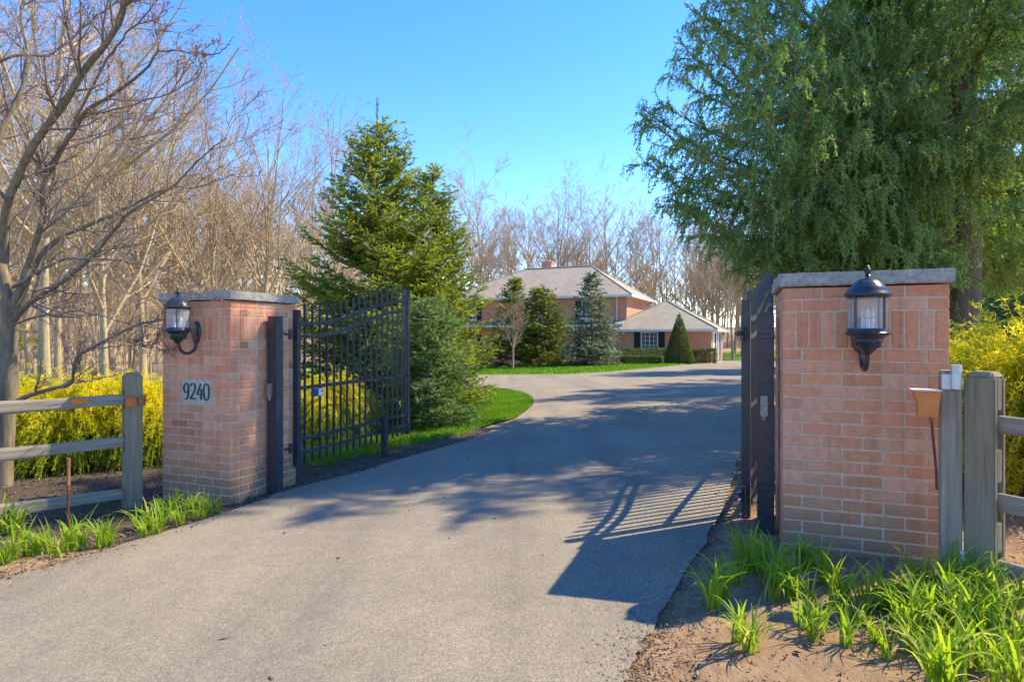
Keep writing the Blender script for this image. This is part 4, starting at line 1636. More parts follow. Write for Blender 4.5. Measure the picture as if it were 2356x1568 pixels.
conifer('spruce_tree', 'low dark spruce filling the view through the gate bars', p, R(44), top(725, 10.6, p[0]),
        lambda t: 0.95 * (1 - t) ** 0.5 + 0.03, M_SPR_DARK, whorl=0.15, per=8, slope=lambda t: -0.1 + 0.7 * t, tip=0.15,
        sh_len=0.11, sh_w=0.026, spacing=0.07, z0=0.06, zj=0.05)
# by the house
p = at(1362, 37.5)
conifer('blue_spruce', 'silvery blue spruce standing before the brick house front', p, R(45), top(628, 37.5, p[0]),
        lambda t: 2.0 * (1 - t) ** 0.85 + 0.05, M_SPR_BLUE, whorl=0.42, per=9, slope=lambda t: -0.12 + 0.5 * t, tip=0.18,
        sh_len=0.3, sh_w=0.09, spacing=0.2, z0=0.1, zj=0.06, group=None)
p = at(1245, 40.0)
conifer('yew_tree', 'broad olive green conifer with a rounded base beside the blue spruce', p, R(46), top(672, 40.0, p[0]),
        lambda t: 2.25 * (1 - t) ** 0.55 + 0.05, M_YEW, whorl=0.36, per=9, slope=lambda t: 0.0 + 0.6 * t, tip=0.2,
        sh_len=0.3, sh_w=0.1, spacing=0.2, z0=0.1, zj=0.1)
p = at(1180, 41.0)
conifer('yew_tree', 'taller narrow olive conifer standing behind the bare sapling', p, R(47), top(640, 41.0, p[0]),
        lambda t: 1.9 * (1 - t) ** 0.75 + 0.05, M_YEW, whorl=0.4, per=8, slope=lambda t: 0.0 + 0.6 * t, tip=0.2,
        sh_len=0.32, sh_w=0.09, spacing=0.24, z0=0.1, zj=0.1)
# dark evergreens beyond the big tree and beyond the left trunk
for px, Y, py, rr0, sd, lab in ((2330, 15.5, 470, 2.3, 51, 'dark shaded conifer beyond the golden shrub, its crown cut by the picture edge'),
                                (2480, 17.0, 330, 3.0, 53, 'tall dark conifer standing furthest out beyond the golden shrub'),
                                (-70, 14.0, 640, 1.3, 54, 'pale green evergreen peeping out beyond the grey tree trunk')):
    p = at(px, Y)
    conifer('conifer', lab, p, R(sd), top(py, Y, p[0]), lambda t, q=rr0: q * (1 - t) ** 0.6 + 0.05, M_SPR_BIG if px > 0 else M_SPR_MID, whorl=0.4, per=8,
            slope=lambda t: -0.15 + 0.6 * t, tip=0.2, sh_len=0.2, sh_w=0.05, spacing=0.14, z0=0.2, zj=0.1)

# --- clipped cone and box hedges


def clipped(name, label, cat, loc, fn, n, mat, seed, leaf=0.07, group=None, rotz=0, core=None):
    """foliage shell: fn(rng,n)->points,normals"""
    rng = R(seed)
    t = thing(name, label, cat, loc, rotz, group)
    P, Nn = fn(rng, n)
    P = P - Nn * (rng.beta(1, 3, (len(P), 1)) * 0.22)
    d = nrm(Nn * 0.8 + rng.normal(size=P.shape) * 0.6)
    s = nrm(np.cross(d, rng.normal(size=P.shape)))
    V, F = diamonds(P, d, s, leaf * rng.uniform(0.6, 1.4, len(P)), leaf * 0.55 * rng.uniform(0.7, 1.3, len(P)))
    T = np.clip(0.42 + 0.15 * hnoise(P[:, 0] * 1 + P[:, 2], P[:, 1] + P[:, 2] * 0.7, 2.5, seed) + rng.normal(size=len(P)) * 0.2, 0, 1)
    np_mesh('foliage', V, F, mat, t, tint=T)
    if core is not None:
        core.build('stem', M_BARKSPR, t, smooth=True)
    return t


def cone_fn(H, Rr):
    def f(rng, n):
        u = rng.uniform(0, 1, n) ** 0.5
        z = H * (1 - u)
        r = Rr * (np.minimum(1, (u * 1.04)) ** 0.85) * np.where(z < 0.25 * H * 0.5, 1 - 0.18 * (1 - z / (0.125 * H)) ** 2, 1)
        a = rng.uniform(0, 2 * np.pi, n)
        P = np.column_stack([r * np.cos(a), r * np.sin(a), z])
        return P, nrm(np.column_stack([np.cos(a), np.sin(a), np.full(n, 0.35)]))
    return f


def box_fn(sx, sy, sz):
    def f(rng, n):
        A = [sx * sz, sx * sz, sy * sz, sy * sz, sx * sy]
        k = rng.choice(5, n, p=np.array(A) / sum(A))
        u, v = rng.uniform(-.5, .5, n), rng.uniform(0, 1, n)
        P = np.zeros((n, 3)); Nn = np.zeros((n, 3))
        for q, (nx, ny) in enumerate(((0, -1), (0, 1), (-1, 0), (1, 0))):
            m = k == q
            P[m] = np.column_stack([(u * sx if nx == 0 else np.full(n, nx * sx / 2))[m], (u * sy if ny == 0 else np.full(n, ny * sy / 2))[m], (v * sz)[m]])
            Nn[m] = (nx, ny, 0.1)
        m = k == 4
        P[m] = np.column_stack([(u * sx)[m], ((v - .5) * sy)[m], np.full(m.sum(), sz)])
        Nn[m] = (0, 0, 1)
        P = P + np.column_stack([np.zeros(n), np.zeros(n), 0.03 * np.sin(P[:, 0] * 3) * (P[:, 2] > sz * 0.8)])
        return P, nrm(Nn)
    return f


p = at(1563, 39.5)
Hc = top(720, 39.5, p[0])
clipped('clipped_cone', 'clipped cone-shaped evergreen in front of the garage window', 'topiary', p, cone_fn(Hc, 0.98), 14000, M_TOPI, 61, 0.09, core=MB().tube([(0, 0, -0.1), (0, 0, Hc * 0.8)], 0.05, 6))
for px, Y, w, dpt, pyt, lab, sd in ((1482, 41.0, 3.0, 0.9, 801, 'dark clipped hedge under the garage window', 62), (1478, 38.8, 2.6, 0.8, 819, 'lower sunlit hedge in front of the dark clipped hedge', 63),
                                    (1621, 40.2, 1.4, 1.2, 803, 'cube-shaped clipped box by the garage corner', 64)):
    p = at(px, Y)
    clipped('hedge', lab, 'hedge', p, box_fn(w, dpt, top(pyt, Y, p[0])), 6000, M_TOPI, sd, 0.09, rotz=-HA)
# low groundcover plants at the lawn bed
for k, (px, py, w) in enumerate(((1118, 838, .6), (1140, 843, .4), (1205, 838, .5), (1235, 836, .5), (1262, 834, .6), (1308, 836, .5), (1160, 846, .3), (1340, 838, .5))):
    gx, gy = G(px, py + 3)
    p = (gx, min(gy, 38), float(g(gx, min(gy, 38))))
    clipped('low_shrub', 'small low green perennial clump on the lawn bed before the house', 'plant', p, (lambda ww: (lambda rng, n: (lambda a, b: (np.column_stack([ww * np.cos(a) * np.sin(b), ww * np.sin(a) * np.sin(b), 0.45 * ww * np.cos(b)]), nrm(np.column_stack([np.cos(a) * np.sin(b), np.sin(a) * np.sin(b), np.cos(b) + .3]))))(rng.uniform(0, 6.28, n), rng.uniform(0, 1.57, n))))(w), 500, M_TOPI, 70 + k, 0.12, group='perennial clumps on the lawn bed before the house')

# ------------------------------------------------------------------ golden thread cypress shrubs


def golden(label, loc, Rr, H, seed, n=1100, dens=20, thread=0.075, group=None, green_low=True):
    rng = R(seed)
    t = thing('golden_cypress', label, 'shrub', loc, 0, group)
    a = rng.uniform(0, 2 * np.pi, n)
    el = np.arcsin(rng.uniform(0.0, 1.0, n) ** 0.75)
    lump = 1 + 0.16 * np.sin(3 * a + seed) * np.cos(2.3 * el + seed) + 0.10 * np.sin(7 * a + 2 * seed)
    d = np.column_stack([np.cos(a) * np.cos(el), np.sin(a) * np.cos(el), np.sin(el)])
    tipp = d * np.array([Rr, Rr, H]) * lump[:, None] * rng.uniform(0.8, 1.08, (n, 1))
    tipp[:, 2] = np.maximum(tipp[:, 2], 0.05)
    tipp += rng.normal(size=tipp.shape) * 0.07 * Rr
    base = tipp * rng.uniform(0.3, 0.55, (n, 1)) + np.array([0, 0, 0.05])
    out = nrm(np.column_stack([d[:, 0], d[:, 1], np.zeros(n)]))
    K = 6
    u = np.linspace(0, 1, K)
    drp = rng.uniform(0.02, 0.2, n) * min(1, H)
    P = base[:, None, :] * (1 - u)[None, :, None] + tipp[:, None, :] * u[None, :, None]
    P[:, :, 2] += (np.sin(u * np.pi * 0.9) * 1.0)[None] * (0.16 * H)
    P[:, :, 2] -= (drp[:, None] * u[None] ** 3)
    P[:, :, :2] += out[:, None, :2] * (0.06 * Rr * np.sin(u * np.pi / 2))[None, :, None]
    P[:, :, 2] = np.maximum(P[:, :, 2], 0.02)
    RR = np.full((n, K), 0.004) * np.linspace(1, 0.4, K)
    V0, F0 = batch_tubes(P, RR, 3)
    m = dens
    idx = np.repeat(np.arange(n), m)
    tt = np.tile(np.linspace(0.2, 1, m), n)
    p, _, tg = interp_poly(P, RR, idx, tt)
    dd = nrm(tg * 0.8 + rng.normal(size=p.shape) * 0.62 + np.array([0, 0, -0.22]))
    s = nrm(np.cross(dd, rng.normal(size=p.shape)))
    V, F = diamonds(p, dd, s, thread * rng.uniform(0.6, 1.5, len(p)), np.full(len(p), thread * 0.17), 0.5)
    hrel = np.clip(p[:, 2] / H, 0, 1.2)
    sunny = d[idx][:, 0] * 0.15
    T = np.clip(0.16 + 0.62 * np.clip((hrel - 0.30) / 0.42, 0, 1) + 0.15 * (tt - 0.6) + (rng.normal(size=n) * 0.13)[idx] + rng.normal(size=len(p)) * 0.08, 0, 1) if green_low else np.clip(0.5 + 0.3 * (tt - 0.5) + 0.25 * np.clip(hrel - 0.5, -0.5, 0.5) + (rng.normal(size=n) * 0.2)[idx] + rng.normal(size=len(p)) * 0.08, 0, 1)
    np_mesh('foliage', V, F, M_GOLD, t, tint=T)
    np_mesh('stem', V0, F0, M_GOLDSTEM, t)
    return t


golden('bright golden thread cypress mounding up beside the round-topped fence post', (4.25, 4.75, float(g(4.25, 4.75))), 1.28, 1.24, 81, 4000, 46, 0.04, None, False)
for px, py, rr0, yt, sd, lab in ((105, 1092, 0.62, 868, 82, 'golden cypress shrub below the grey tree trunk, behind the fence rails'),
                                 (232, 1078, 0.66, 866, 83, 'golden cypress shrub behind the orange reflector of the fence'),
                                 (335, 1068, 0.62, 870, 84, 'golden cypress shrub squeezed between fence post and plaque pillar'),
                                 (752, 1010, 0.72, 872, 85, 'golden cypress shrub showing yellow green through the gate bars'),
                                 (-60, 1095, 0.6, 872, 86, 'golden cypress shrub at the far end of the row by the fence')):
    gx, gy = G(px, py)
    gy += 0.45
    golden(lab, (gx, gy, float(g(gx, gy))), rr0, max(0.5, top(yt, gy, gx)) * 0.95, sd, 2600, 40, 0.04)

# ------------------------------------------------------------------ the great Norway spruce on the right
def norway():
    rng = R(91)
    BX, BY = 7.25, 9.6
    bz = float(g(BX, BY))
    t = thing('norway_spruce', 'huge drooping spruce overhanging the driveway, its trunk behind the golden shrub', 'tree', (BX, BY, bz))
    Ht = 13.5
    K = 9
    # boughs: height, azimuth, length
    B = []
    def bough(h, az, L, sl, tp): B.append((h, az, L, sl, tp))
    # the ones seen against the sky on the driveway side
    for (h, L, az) in ((4.65, 5.55, 199), (4.0, 5.7, 198), (3.35, 5.55, 199), (2.72, 5.2, 197), (2.35, 4.6, 196), (5.5, 4.9, 199), (6.4, 4.5, 196), (4.95, 5.2, 190), (4.3, 5.4, 191), (3.6, 5.3, 190), (2.95, 5.0, 189),
                        (5.9, 4.5, 186), (4.7, 4.9, 182), (3.9, 4.9, 181), (3.15, 4.6, 180), (7.3, 4.2, 190), (5.3, 4.6, 176), (2.5, 4.2, 206), (3.0, 4.4, 212), (6.0, 4.7, 203), (6.9, 4.4, 206), (5.1, 5.0, 207), (4.35, 5.3, 208), (3.7, 5.2, 208), (5.6, 4.8, 192), (6.6, 4.4, 186), (7.8, 4.2, 199)):
        bough(h, rad(az), L, -0.36, 0.41)
    NEX = len(B)
    z = 2.35
    while z < Ht * 0.97:
        n = 6 if z < 8 else 5
        a0 = rng.uniform(0, 2 * np.pi)
        for k in range(n):
            az = a0 + 2 * np.pi * k / n + rng.normal() * 0.2
            L = (4.7 * (1 - (z / Ht)) ** 0.62 + 0.25) * rng.uniform(0.75, 1.05)
            if z < 3.2: L *= 0.86
            dz_ = math.degrees(az) % 360
            if 225 < dz_ < 345 and z < 3.3: continue
            if 145 < dz_ < 240: L *= 0.68
            bough(z + rng.normal() * 0.1, az, L, -0.22 + 0.5 * (z / Ht) ** 2, 0.2)
        z += 0.40 if z < 5 else 0.62
    B = np.array(B)
    n = len(B)
    u = np.linspace(0, 1, K)
    h, az, L, sl, tp = B.T
    azc = az[:, None] + rng.normal(size=(n, 1)) * np.where(np.arange(n)[:, None] < NEX, 0.05, 0.18) * u[None] + rng.normal(size=(n, K)) * 0.015
    r = L[:, None] * u[None]
    zz = h[:, None] + L[:, None] * (sl[:, None] * u + tp[:, None] * u ** 2.6) + rng.normal(size=(n, K)) * 0.03
    P = np.stack([r * np.cos(azc), r * np.sin(azc), zz], -1)
    Rr = (0.010 + 0.0055 * L)[:, None] * np.linspace(1, 0.22, K)[None]
    tubes = [batch_tubes(P, Rr, 5)]
    # secondary laterals in the bough plane
    m = 22
    idx = np.repeat(np.arange(n), m)
    tt = np.tile(np.linspace(0.14, 0.97, m), n) + rng.normal(size=n * m) * 0.02
    tt = np.clip(tt, 0.1, 0.99)
    sg = np.tile(np.where(np.arange(m) % 2 == 0, 1, -1), n)
    p, _, tg = interp_poly(P, Rr, idx, tt)
    sd = nrm(np.cross(np.array([[0, 0, 1.0]]), tg)) * sg[:, None]
    ln = (L[idx] * 0.27 * (1.05 - tt) + 0.22) * rng.uniform(0.7, 1.25, n * m)
    d0 = nrm(tg * 0.8 + sd * 0.8 + rng.normal(size=p.shape) * 0.12)
    Q = np.stack([p, p + d0 * ln[:, None] * 0.5 + np.array([0, 0, -0.02]), p + d0 * ln[:, None] + np.array([0, 0, -1]) * (ln * 0.16)[:, None]], 1)
    RQ = np.full((len(Q), 3), 0.008) * np.linspace(1, 0.5, 3)
    tubes.append(batch_tubes(Q, RQ, 3))
    # pendulous branchlets hanging from boughs and laterals, shorter towards the tips
    SP, STG, SL = [], [], []
    for (PP, RRr, cnt, a_, b_) in ((P, Rr, 96, 0.08, 1.0), (Q, RQ, 12, 0.06, 1.0)):
        N0 = len(PP)
        ii = np.repeat(np.arange(N0), cnt)
        t2 = np.clip(np.tile(np.linspace(a_, b_, cnt), N0) + rng.normal(size=N0 * cnt) * 0.02, 0, 1)
        q, _, tg2 = interp_poly(PP, RRr, ii, t2)
        SP.append(q); STG.append(tg2)
        SL.append(1.05 - 0.8 * t2 ** 2.5 if cnt == 96 else (1.05 - 0.55 * t2 ** 2) * (1.05 - 0.7 * tt[ii] ** 2.5))
    nfl = 70
    ii = np.repeat(np.arange(len(P)), nfl)
    t2 = np.tile(np.linspace(0.35, 1.0, nfl), len(P))
    q, _, tg2 = interp_poly(P, Rr, ii, t2)
    nup = len(q)
    SP.append(q); STG.append(tg2); SL.append(np.full(nup, -1.0))
    hp = np.concatenate(SP); htg = np.concatenate(STG); hs_ = np.concatenate(SL)
    M = len(hp)
    distc = np.hypot(hp[:, 0], hp[:, 1])
    hl = np.clip(rng.gamma(3.4, 0.15, M), 0.14, 1.1) * np.abs(hs_)
    hl = np.minimum(hl, np.maximum(0.12, hp[:, 2] - 1.95))
    upw = hs_ < 0
    hl = np.where(upw, rng.uniform(0.08, 0.24, M), hl)
    keep = rng.uniform(size=M) < np.where(distc < 1.5, 0.35, 0.92)
    hp, htg, hl, upw = hp[keep], htg[keep], hl[keep], upw[keep]
    M = len(hp)
    hd0 = nrm(htg * 0.75 + np.where(upw[:, None], np.array([0, 0, 0.35]), np.array([0, 0, -0.35])) + rng.normal(size=hp.shape) * 0.30)
    hd1 = nrm(hd0 * np.where(upw[:, None], 1.0, 0.4) + np.where(upw[:, None], np.array([0, 0, 0.15]), np.array([0, 0, -0.9])) + rng.normal(size=hp.shape) * 0.16)
    Hq = np.stack([hp, hp + hd0 * hl[:, None] * 0.45, hp + hd0 * hl[:, None] * 0.45 + hd1 * hl[:, None] * 0.55], 1)
    RH = np.full((M, 3), 0.0035) * np.linspace(1, 0.6, 3)
    tubes.append(batch_tubes(Hq, RH, 3))
    cnt = np.maximum(5, (hl / 0.0125).astype(int))
    ii = np.repeat(np.arange(M), cnt)
    t3 = np.concatenate([np.linspace(0.02, 1.0, c) for c in cnt])
    q, _, tg3 = interp_poly(Hq, RH, ii, t3)
    SN = len(q)
    rv = rng.normal(size=(SN, 3))
    dd = nrm(tg3 * 0.85 + nrm(rv) * 0.8)
    s = nrm(np.cross(dd, rng.normal(size=(SN, 3))))
    cl = (rng.normal(size=M) * 0.15)
    T = np.clip(0.36 + cl[ii] + 0.24 * (t3 - 0.5) + rng.normal(size=SN) * 0.12, 0, 1)
    V, F = diamonds(q, dd, s, rng.uniform(0.034, 0.066, SN), rng.uniform(0.014, 0.023, SN), 0.45)
    tp_ = np.array([[(0.05 * math.sin(z * 0.6), 0.04 * math.cos(z * 0.8), z) for z in np.linspace(-0.3, Ht, 18)]])
    TR = (np.linspace(1, 0.06, 18) ** 0.85 * 0.235 + 0.10 * np.exp(-np.linspace(0, 18, 18)))[None]
    Vt, Ft = batch_tubes(tp_, TR, 14)
    np_mesh('trunk', Vt, Ft, M_BARKSPR, t, smooth=True)
    Vb, Fb = cat_meshes(tubes)
    cr = np_mesh('crown', V, F, M_SPR_BIG, t, tint=T)
    np_mesh('branch', Vb, Fb, M_DEADTWIG, cr)
    # hanging cones
    rc = random.Random(8)
    for k in range(34):
        i = rc.randrange(M)
        b0 = Hq[i, 0] if True else None
        if math.hypot(b0[0], b0[1]) < 2.2 or b0[2] < 4: continue
        MB().lathe([(0.004, 0.0), (0.018, -0.02), (0.022, -0.06), (0.018, -0.10), (0.005, -0.125)], 8, tuple(b0)).build('cone', M_RUST, cr, smooth=True)
    print('norway shoots', SN)
    return t


nsp = norway()
for (x_, y_, s_, a_, lab) in ((17.8, 19.3, 1.42, 2.2, 'second drooping spruce showing in the gaps behind the huge one'), (19.5, 29.0, 1.35, 4.0, 'third drooping spruce, the one furthest behind the huge spruce')):
    c_ = copy_tree(nsp)
    c_.location = (x_, y_, float(g(x_, y_)))
    c_.rotation_euler = (0, 0, a_)
    c_.scale = (s_, s_, s_)
    c_['label'] = lab

# ------------------------------------------------------------------ daylily clumps


def lily_mesh(seed, n=16):
    rng = R(seed)
    Vs, Fs, T = [], [], []
    base = 0
    K = 8
    for i in range(n):
        a = rng.uniform(0, 2 * np.pi)
        L = rng.uniform(0.16, 0.34)
        lean0 = rng.uniform(0.05, 0.35)
        bend = rng.uniform(0.4, 2.0)
        w = rng.uniform(0.009, 0.017)
        p = np.array([rng.normal() * 0.02, rng.normal() * 0.02, -0.01])
        th = lean0
        od = np.array([np.cos(a), np.sin(a), 0])
        sv = np.array([-np.sin(a), np.cos(a), 0])
        tw = rng.normal() * 0.4
        tint = float(np.clip(rng.normal(0.55, 0.2), 0, 0.95))
        if rng.uniform() < 0.08:
            tint = 1.0; bend += 1.2; L *= 0.9
        for k in range(K):
            s = k / (K - 1)
            d = od * math.sin(th) + np.array([0, 0, 1]) * math.cos(th)
            nn = od * math.cos(th) - np.array([0, 0, 1]) * math.sin(th)
            ww = w * (0.75 + 0.6 * s if s < 0.35 else (0.96 * (1 - ((s - 0.35) / 0.65) ** 2.2) + 0.03))
            sv2 = sv * math.cos(tw * s) + nn * math.sin(tw * s)
            Vs += [p - sv2 * ww / 2 - nn * ww * 0.22, p, p + sv2 * ww / 2 - nn * ww * 0.22]
            p = p + d * L / (K - 1)
            th += bend / (K - 1) * (0.4 + 1.4 * s)
        for k in range(K - 1):
            b = base + 3 * k
            Fs += [(b, b + 1, b + 4, b + 3), (b + 1, b + 2, b + 5, b + 4)]
            T += [tint, tint]
        base += 3 * K
    me = np_mesh(None, np.array(Vs), np.array(Fs), M_LILY, tint=np.array(T), smooth=True)
    me.name = 'daylily'
    me.materials.append(M_LILY)
    return me


LM = [lily_mesh(200 + k, 18 + 2 * (k % 5)) for k in range(10)]
rl = random.Random(77)


def lily(px, py, sc, label, group):
    x, y = G(px, py)
    o = bpy.data.objects.new('daylily_clump', LM[rl.randrange(10)])
    COL.objects.link(o)
    o.location = (x, y, float(g(x, y)))
    o.rotation_euler = (0, 0, rl.uniform(0, 6.28))
    s = sc * rl.uniform(0.72, 1.0)
    o.scale = (s, s, s * rl.uniform(0.9, 1.1))
    tag(o, label, 'daylily', group)
    return o


GB = 'daylily clumps in the sandy bed by the timber post'
lab_shade = 'daylily clump at the pillar foot in the shadow of the pillar'
for px, py, s in ((1704, 1300, 1.0), (1728, 1316, .95), (1752, 1312, 1.0), (1786, 1318, .9), (1862, 1305, .9), (1884, 1312, .95), (1692, 1340, 1.0), (1660, 1372, .95), (1636, 1398, .9), (1838, 1300, .8), (1770, 1345, 1.0)):
    lily(px, py, s, lab_shade, 'daylily clumps at the shaded pillar foot')
lab_sun = 'sunlit yellow-green daylily clump in the crowded patch under the fence posts'
for px, py, s in ((1896, 1345, .8), (1918, 1362, .75), (1945, 1385, .8), (2010, 1476, .7), (2000, 1405, .8), (1850, 1440, .7), (1868, 1470, .65), (1975, 1440, .7), (2040, 1510, .65), (1780, 1375, .9), (1925, 1410, .75), (1800, 1362, 1.0), (1820, 1372, .95), (1836, 1356, .9), (1862, 1400, .8), (1884, 1455, .75), (1948, 1488, .72), 
                  (2030, 1396, 1.0), (2058, 1405, 1.0), (2092, 1392, 1.0), (2118, 1372, 1.0), (2150, 1366, .95), (2182, 1362, .95), (2215, 1378, .95), (2240, 1366, .9), (2268, 1390, .9),
                  (2068, 1450, .95), (2100, 1462, .95), (2138, 1450, 1.0), (2172, 1442, 1.0), (2205, 1458, 1.0), (2238, 1470, 1.0), (2272, 1450, 1.0), (2305, 1462, 1.0), (2338, 1440, 1.0), (2345, 1500, 1.0), (2310, 1530, 1.0), (2120, 1508, .9), (2090, 1496, .85),
                  (2160, 1520, .9), (2200, 1530, .95), (2255, 1540, 1.0), (2150, 1585, 1.05), (2190, 1600, 1.0), (2290, 1590, 1.0), (2345, 1590, 1.0), (2130, 1420, .95), (2180, 1405, .95), (2230, 1420, .95), (2290, 1410, .95), (2335, 1390, .9), (2080, 1430, .9), (2350, 1350, .8)):
    lily(px, py, s, lab_sun, 'sunlit daylily clumps under the fence posts')
lily(1702, 1478, 1.05, 'sunlit daylily clump standing alone on bare soil nearest the asphalt', None)
lily(1728, 1502, 0.95, 'smaller daylily clump next to the lone one on bare soil', None)
lab_l = 'daylily clump along the driveway edge below the split rail fence'
for px, py, s in ((5, 1222, 1.1), (30, 1228, 1.1), (48, 1215, 1.0), (55, 1282, 1.05), (30, 1292, .9), (85, 1278, 1.0), (110, 1275, 1.1), (135, 1282, 1.0), (160, 1268, 1.05), (178, 1250, 1.1), (188, 1262, .9), (12, 1300, .8)):
    lily(px, py, s, lab_l, 'daylily clumps below the split rail fence')
lily(236, 1262, .85, 'small daylily clump apart between the rusty rod and the fence post', None)
lily(254, 1256, .8, 'second small daylily clump apart between the rod and the fence post', None)
lab_p = 'daylily clump in the row at the foot of the plaque pillar'
for px, py, s in ((318, 1222, 1.0), (330, 1240, .9), (345, 1210, 1.0), (372, 1214, 1.0), (362, 1232, .85), (398, 1200, 1.0), (415, 1208, .9), (440, 1190, 1.05), (462, 1196, .95), (480, 1182, .9), (500, 1178, .7), (430, 1178, .9), (395, 1184, .85)):
    lily(px, py, s, lab_p, 'daylily clumps at the foot of the plaque pillar')

# ------------------------------------------------------------------ bare trees


def bare_arrays(rng, H, style='forest', detail=1.0):
    """trunk tubes and crown tubes"""
    K0 = 12
    bend = rng.normal(size=2) * 0.03
    zs = np.linspace(-0.3, H * (0.96 if style == 'pole' else 0.80), K0)
    ph = rng.uniform(0, 6.28, 2)
    T0 = np.array([[(H * (bend[0] * (z / H) ** 2 + 0.012 * math.sin(4 * z / H + ph[0])), H * (bend[1] * (z / H) ** 2 + 0.012 * math.sin(5 * z / H + ph[1])), z) for z in zs]])
    r0 = H * rng.uniform(0.0065, 0.0105)
    R0 = (r0 * (1 - 0.88 * np.linspace(0, 1, K0) ** 0.9) * (1 + 0.5 * np.exp(-np.linspace(0, 14, K0))))[None]
    trunk = [batch_tubes(T0, R0, 8)]
    if style == 'vase':
        n1, t0, t1, lr, ang, up = 17, 0.2, 0.95, 0.78, (0.38, 0.85), 0.07
    elif style == 'pole':
        n1, t0, t1, lr, ang, up = 24, 0.34, 0.99, 0.42, (0.55, 1.1), 0.08
    else:
        n1, t0, t1, lr, ang, up = 19, 0.3, 0.99, 0.66, (0.45, 1.0), 0.08
    n1 = int(n1 * (1 if detail >= 1 else 0.75))
    P1, R1 = sprout(rng, T0, R0, n1, t0, t1, lr, ang, up, K=6, taper=0.28, rmul=0.72, wob=0.07, shrink=0.45)
    P2, R2 = sprout(rng, P1, R1, 8 if detail >= 1 else 5, 0.2, 0.98, 0.5, (0.4, 0.95), 0.06, K=4, rmul=0.6, wob=0.1, rmin=0.011)
    P3, R3 = sprout(rng, P2, R2, 7 if detail >= 1 else 5, 0.15, 1.0, 0.5, (0.4, 0.95), 0.06, K=3, rmul=0.6, wob=0.12, rmin=0.006)
    tubes = [batch_tubes(P1, R1, 5), batch_tubes(P2, R2, 4), batch_tubes(P3, R3, 3)]
    if detail >= 1:
        P4, R4 = sprout(rng, P3, R3, 4, 0.1, 1.0, 0.55, (0.4, 0.95), 0.06, K=2, rmul=0.7, wob=0.12, rmin=0.0055)
        tubes.append(batch_tubes(P4, R4, 3))
    return trunk, tubes


PROTO = []
for k, (st, Hh) in enumerate((('forest', 16), ('forest', 18), ('vase', 15), ('vase', 17), ('pole', 18), ('pole', 15), ('forest', 14), ('vase', 13))):
    tr, cr = bare_arrays(R(300 + k), Hh, st)
    Vt, Ft = cat_meshes(tr)
    Vc, Fc = cat_meshes(cr)
    a = np_mesh(None, Vt, Ft, None, smooth=True); a.name = 'bare_trunk'; a.materials.append(M_BARKWOOD)
    b = np_mesh(None, Vc, Fc, None); b.name = 'bare_crown'; b.materials.append(M_TWIGWOOD)
    PROTO.append((a, b, Hh))
rb = random.Random(99)


def bare(px, Y, H, k, label, group=None, lean=0.0):
    me_t, me_c, H0 = PROTO[k]
    x = X_at(px, Y)
    t = thing('bare_tree', label, 'tree', (x, Y, float(g(x, Y))), rb.uniform(0, 6.28), group)
    s = H / H0
    t.scale = (s, s, s)
    t.rotation_euler[0] = rb.uniform(-.03, .03) + lean
    t.rotation_euler[1] = rb.uniform(-.03, .03)
    for nme, me in (('trunk', me_t), ('crown', me_c)):
        o = bpy.data.objects.new(nme, me)
        COL.objects.link(o)
        o.parent = t
    return t


# named individuals
bare(610, 27.0, top(215, 27, X_at(610, 27)), 3, 'wide fan-crowned bare tree standing tallest against the sky behind the plaque pillar')
bare(768, 31.0, top(235, 31, X_at(768, 31)), 4, 'slim bare tree rising behind the whip-topped spruce')
bare(1100, 62.0, top(368, 62, X_at(1100, 62)), 5, 'tall straight bare tree standing apart above the end of the house roof')
bare(1182, 64.0, top(470, 64, X_at(1182, 64)), 2, 'forked bare tree next to the tall straight one behind the roof')
bare(1290, 68.0, top(415, 68, X_at(1290, 68)), 3, 'spreading bare tree rising right behind the chimney')
bare(1400, 66.0, top(408, 66, X_at(1400, 66)), 7, 'spreading bare tree rising behind the blue spruce tip')
bare(1503, 64.0, top(470, 64, X_at(1503, 64)), 0, 'bare tree rising above the notch between house roof and garage roof')
# the wood beyond the fence
gL = 'bare trees of the wood beyond the split rail fence'
lL = 'leafless tree of the wood beyond the fence and the golden shrubs'
spots = [(110, 17), (145, 20), (228, 19), (262, 24), (330, 22), (300, 30), (60, 22), (395, 26), (440, 30), (480, 26), (520, 33), (560, 36), (655, 34), (700, 38), (180, 28), (20, 30), (-40, 24), (-90, 20), (240, 34), (350, 36), (420, 38), (90, 33), (150, 38), (600, 42), (720, 44), (-20, 36), (210, 42), (310, 44), (390, 46), (470, 44), (540, 46), (650, 48), (45, 42), (120, 46), (800, 46), (840, 50), (-70, 34), (-140, 28), (900, 54), (760, 52)]
for i, (px, Y) in enumerate(spots):
    bare(px + rb.uniform(-10, 10), Y, rb.uniform(11.0, 15.5) * (1.0 if Y < 30 else 1.02), rb.randrange(8), lL, gL)
gH = 'bare trees of the wood behind the house'
lH = 'leafless tree of the wood rising behind the house roofs'
for i_, px in enumerate(range(1050, 1720, 30)):
    Y = (70, 82)[i_ % 2]
    bare(px + rb.uniform(-12, 12), Y + rb.uniform(-5, 5), rb.uniform(13.5, 18.0), rb.choice([0, 1, 2, 3, 6, 7]), lH, gH)
gR = 'thin bare trunks past the garage end'
for px, Y in ((1690, 60), (1672, 66), (1712, 58), (1740, 63), (1655, 58), (1700, 72), (1640, 62), (1765, 60), (1790, 70), (1620, 70), (1600, 62), (1685, 54)):
    bare(px, Y, rb.uniform(12, 16), rb.choice([4, 5, 0, 6]), 'thin leafless tree of the wood past the garage end', gR)
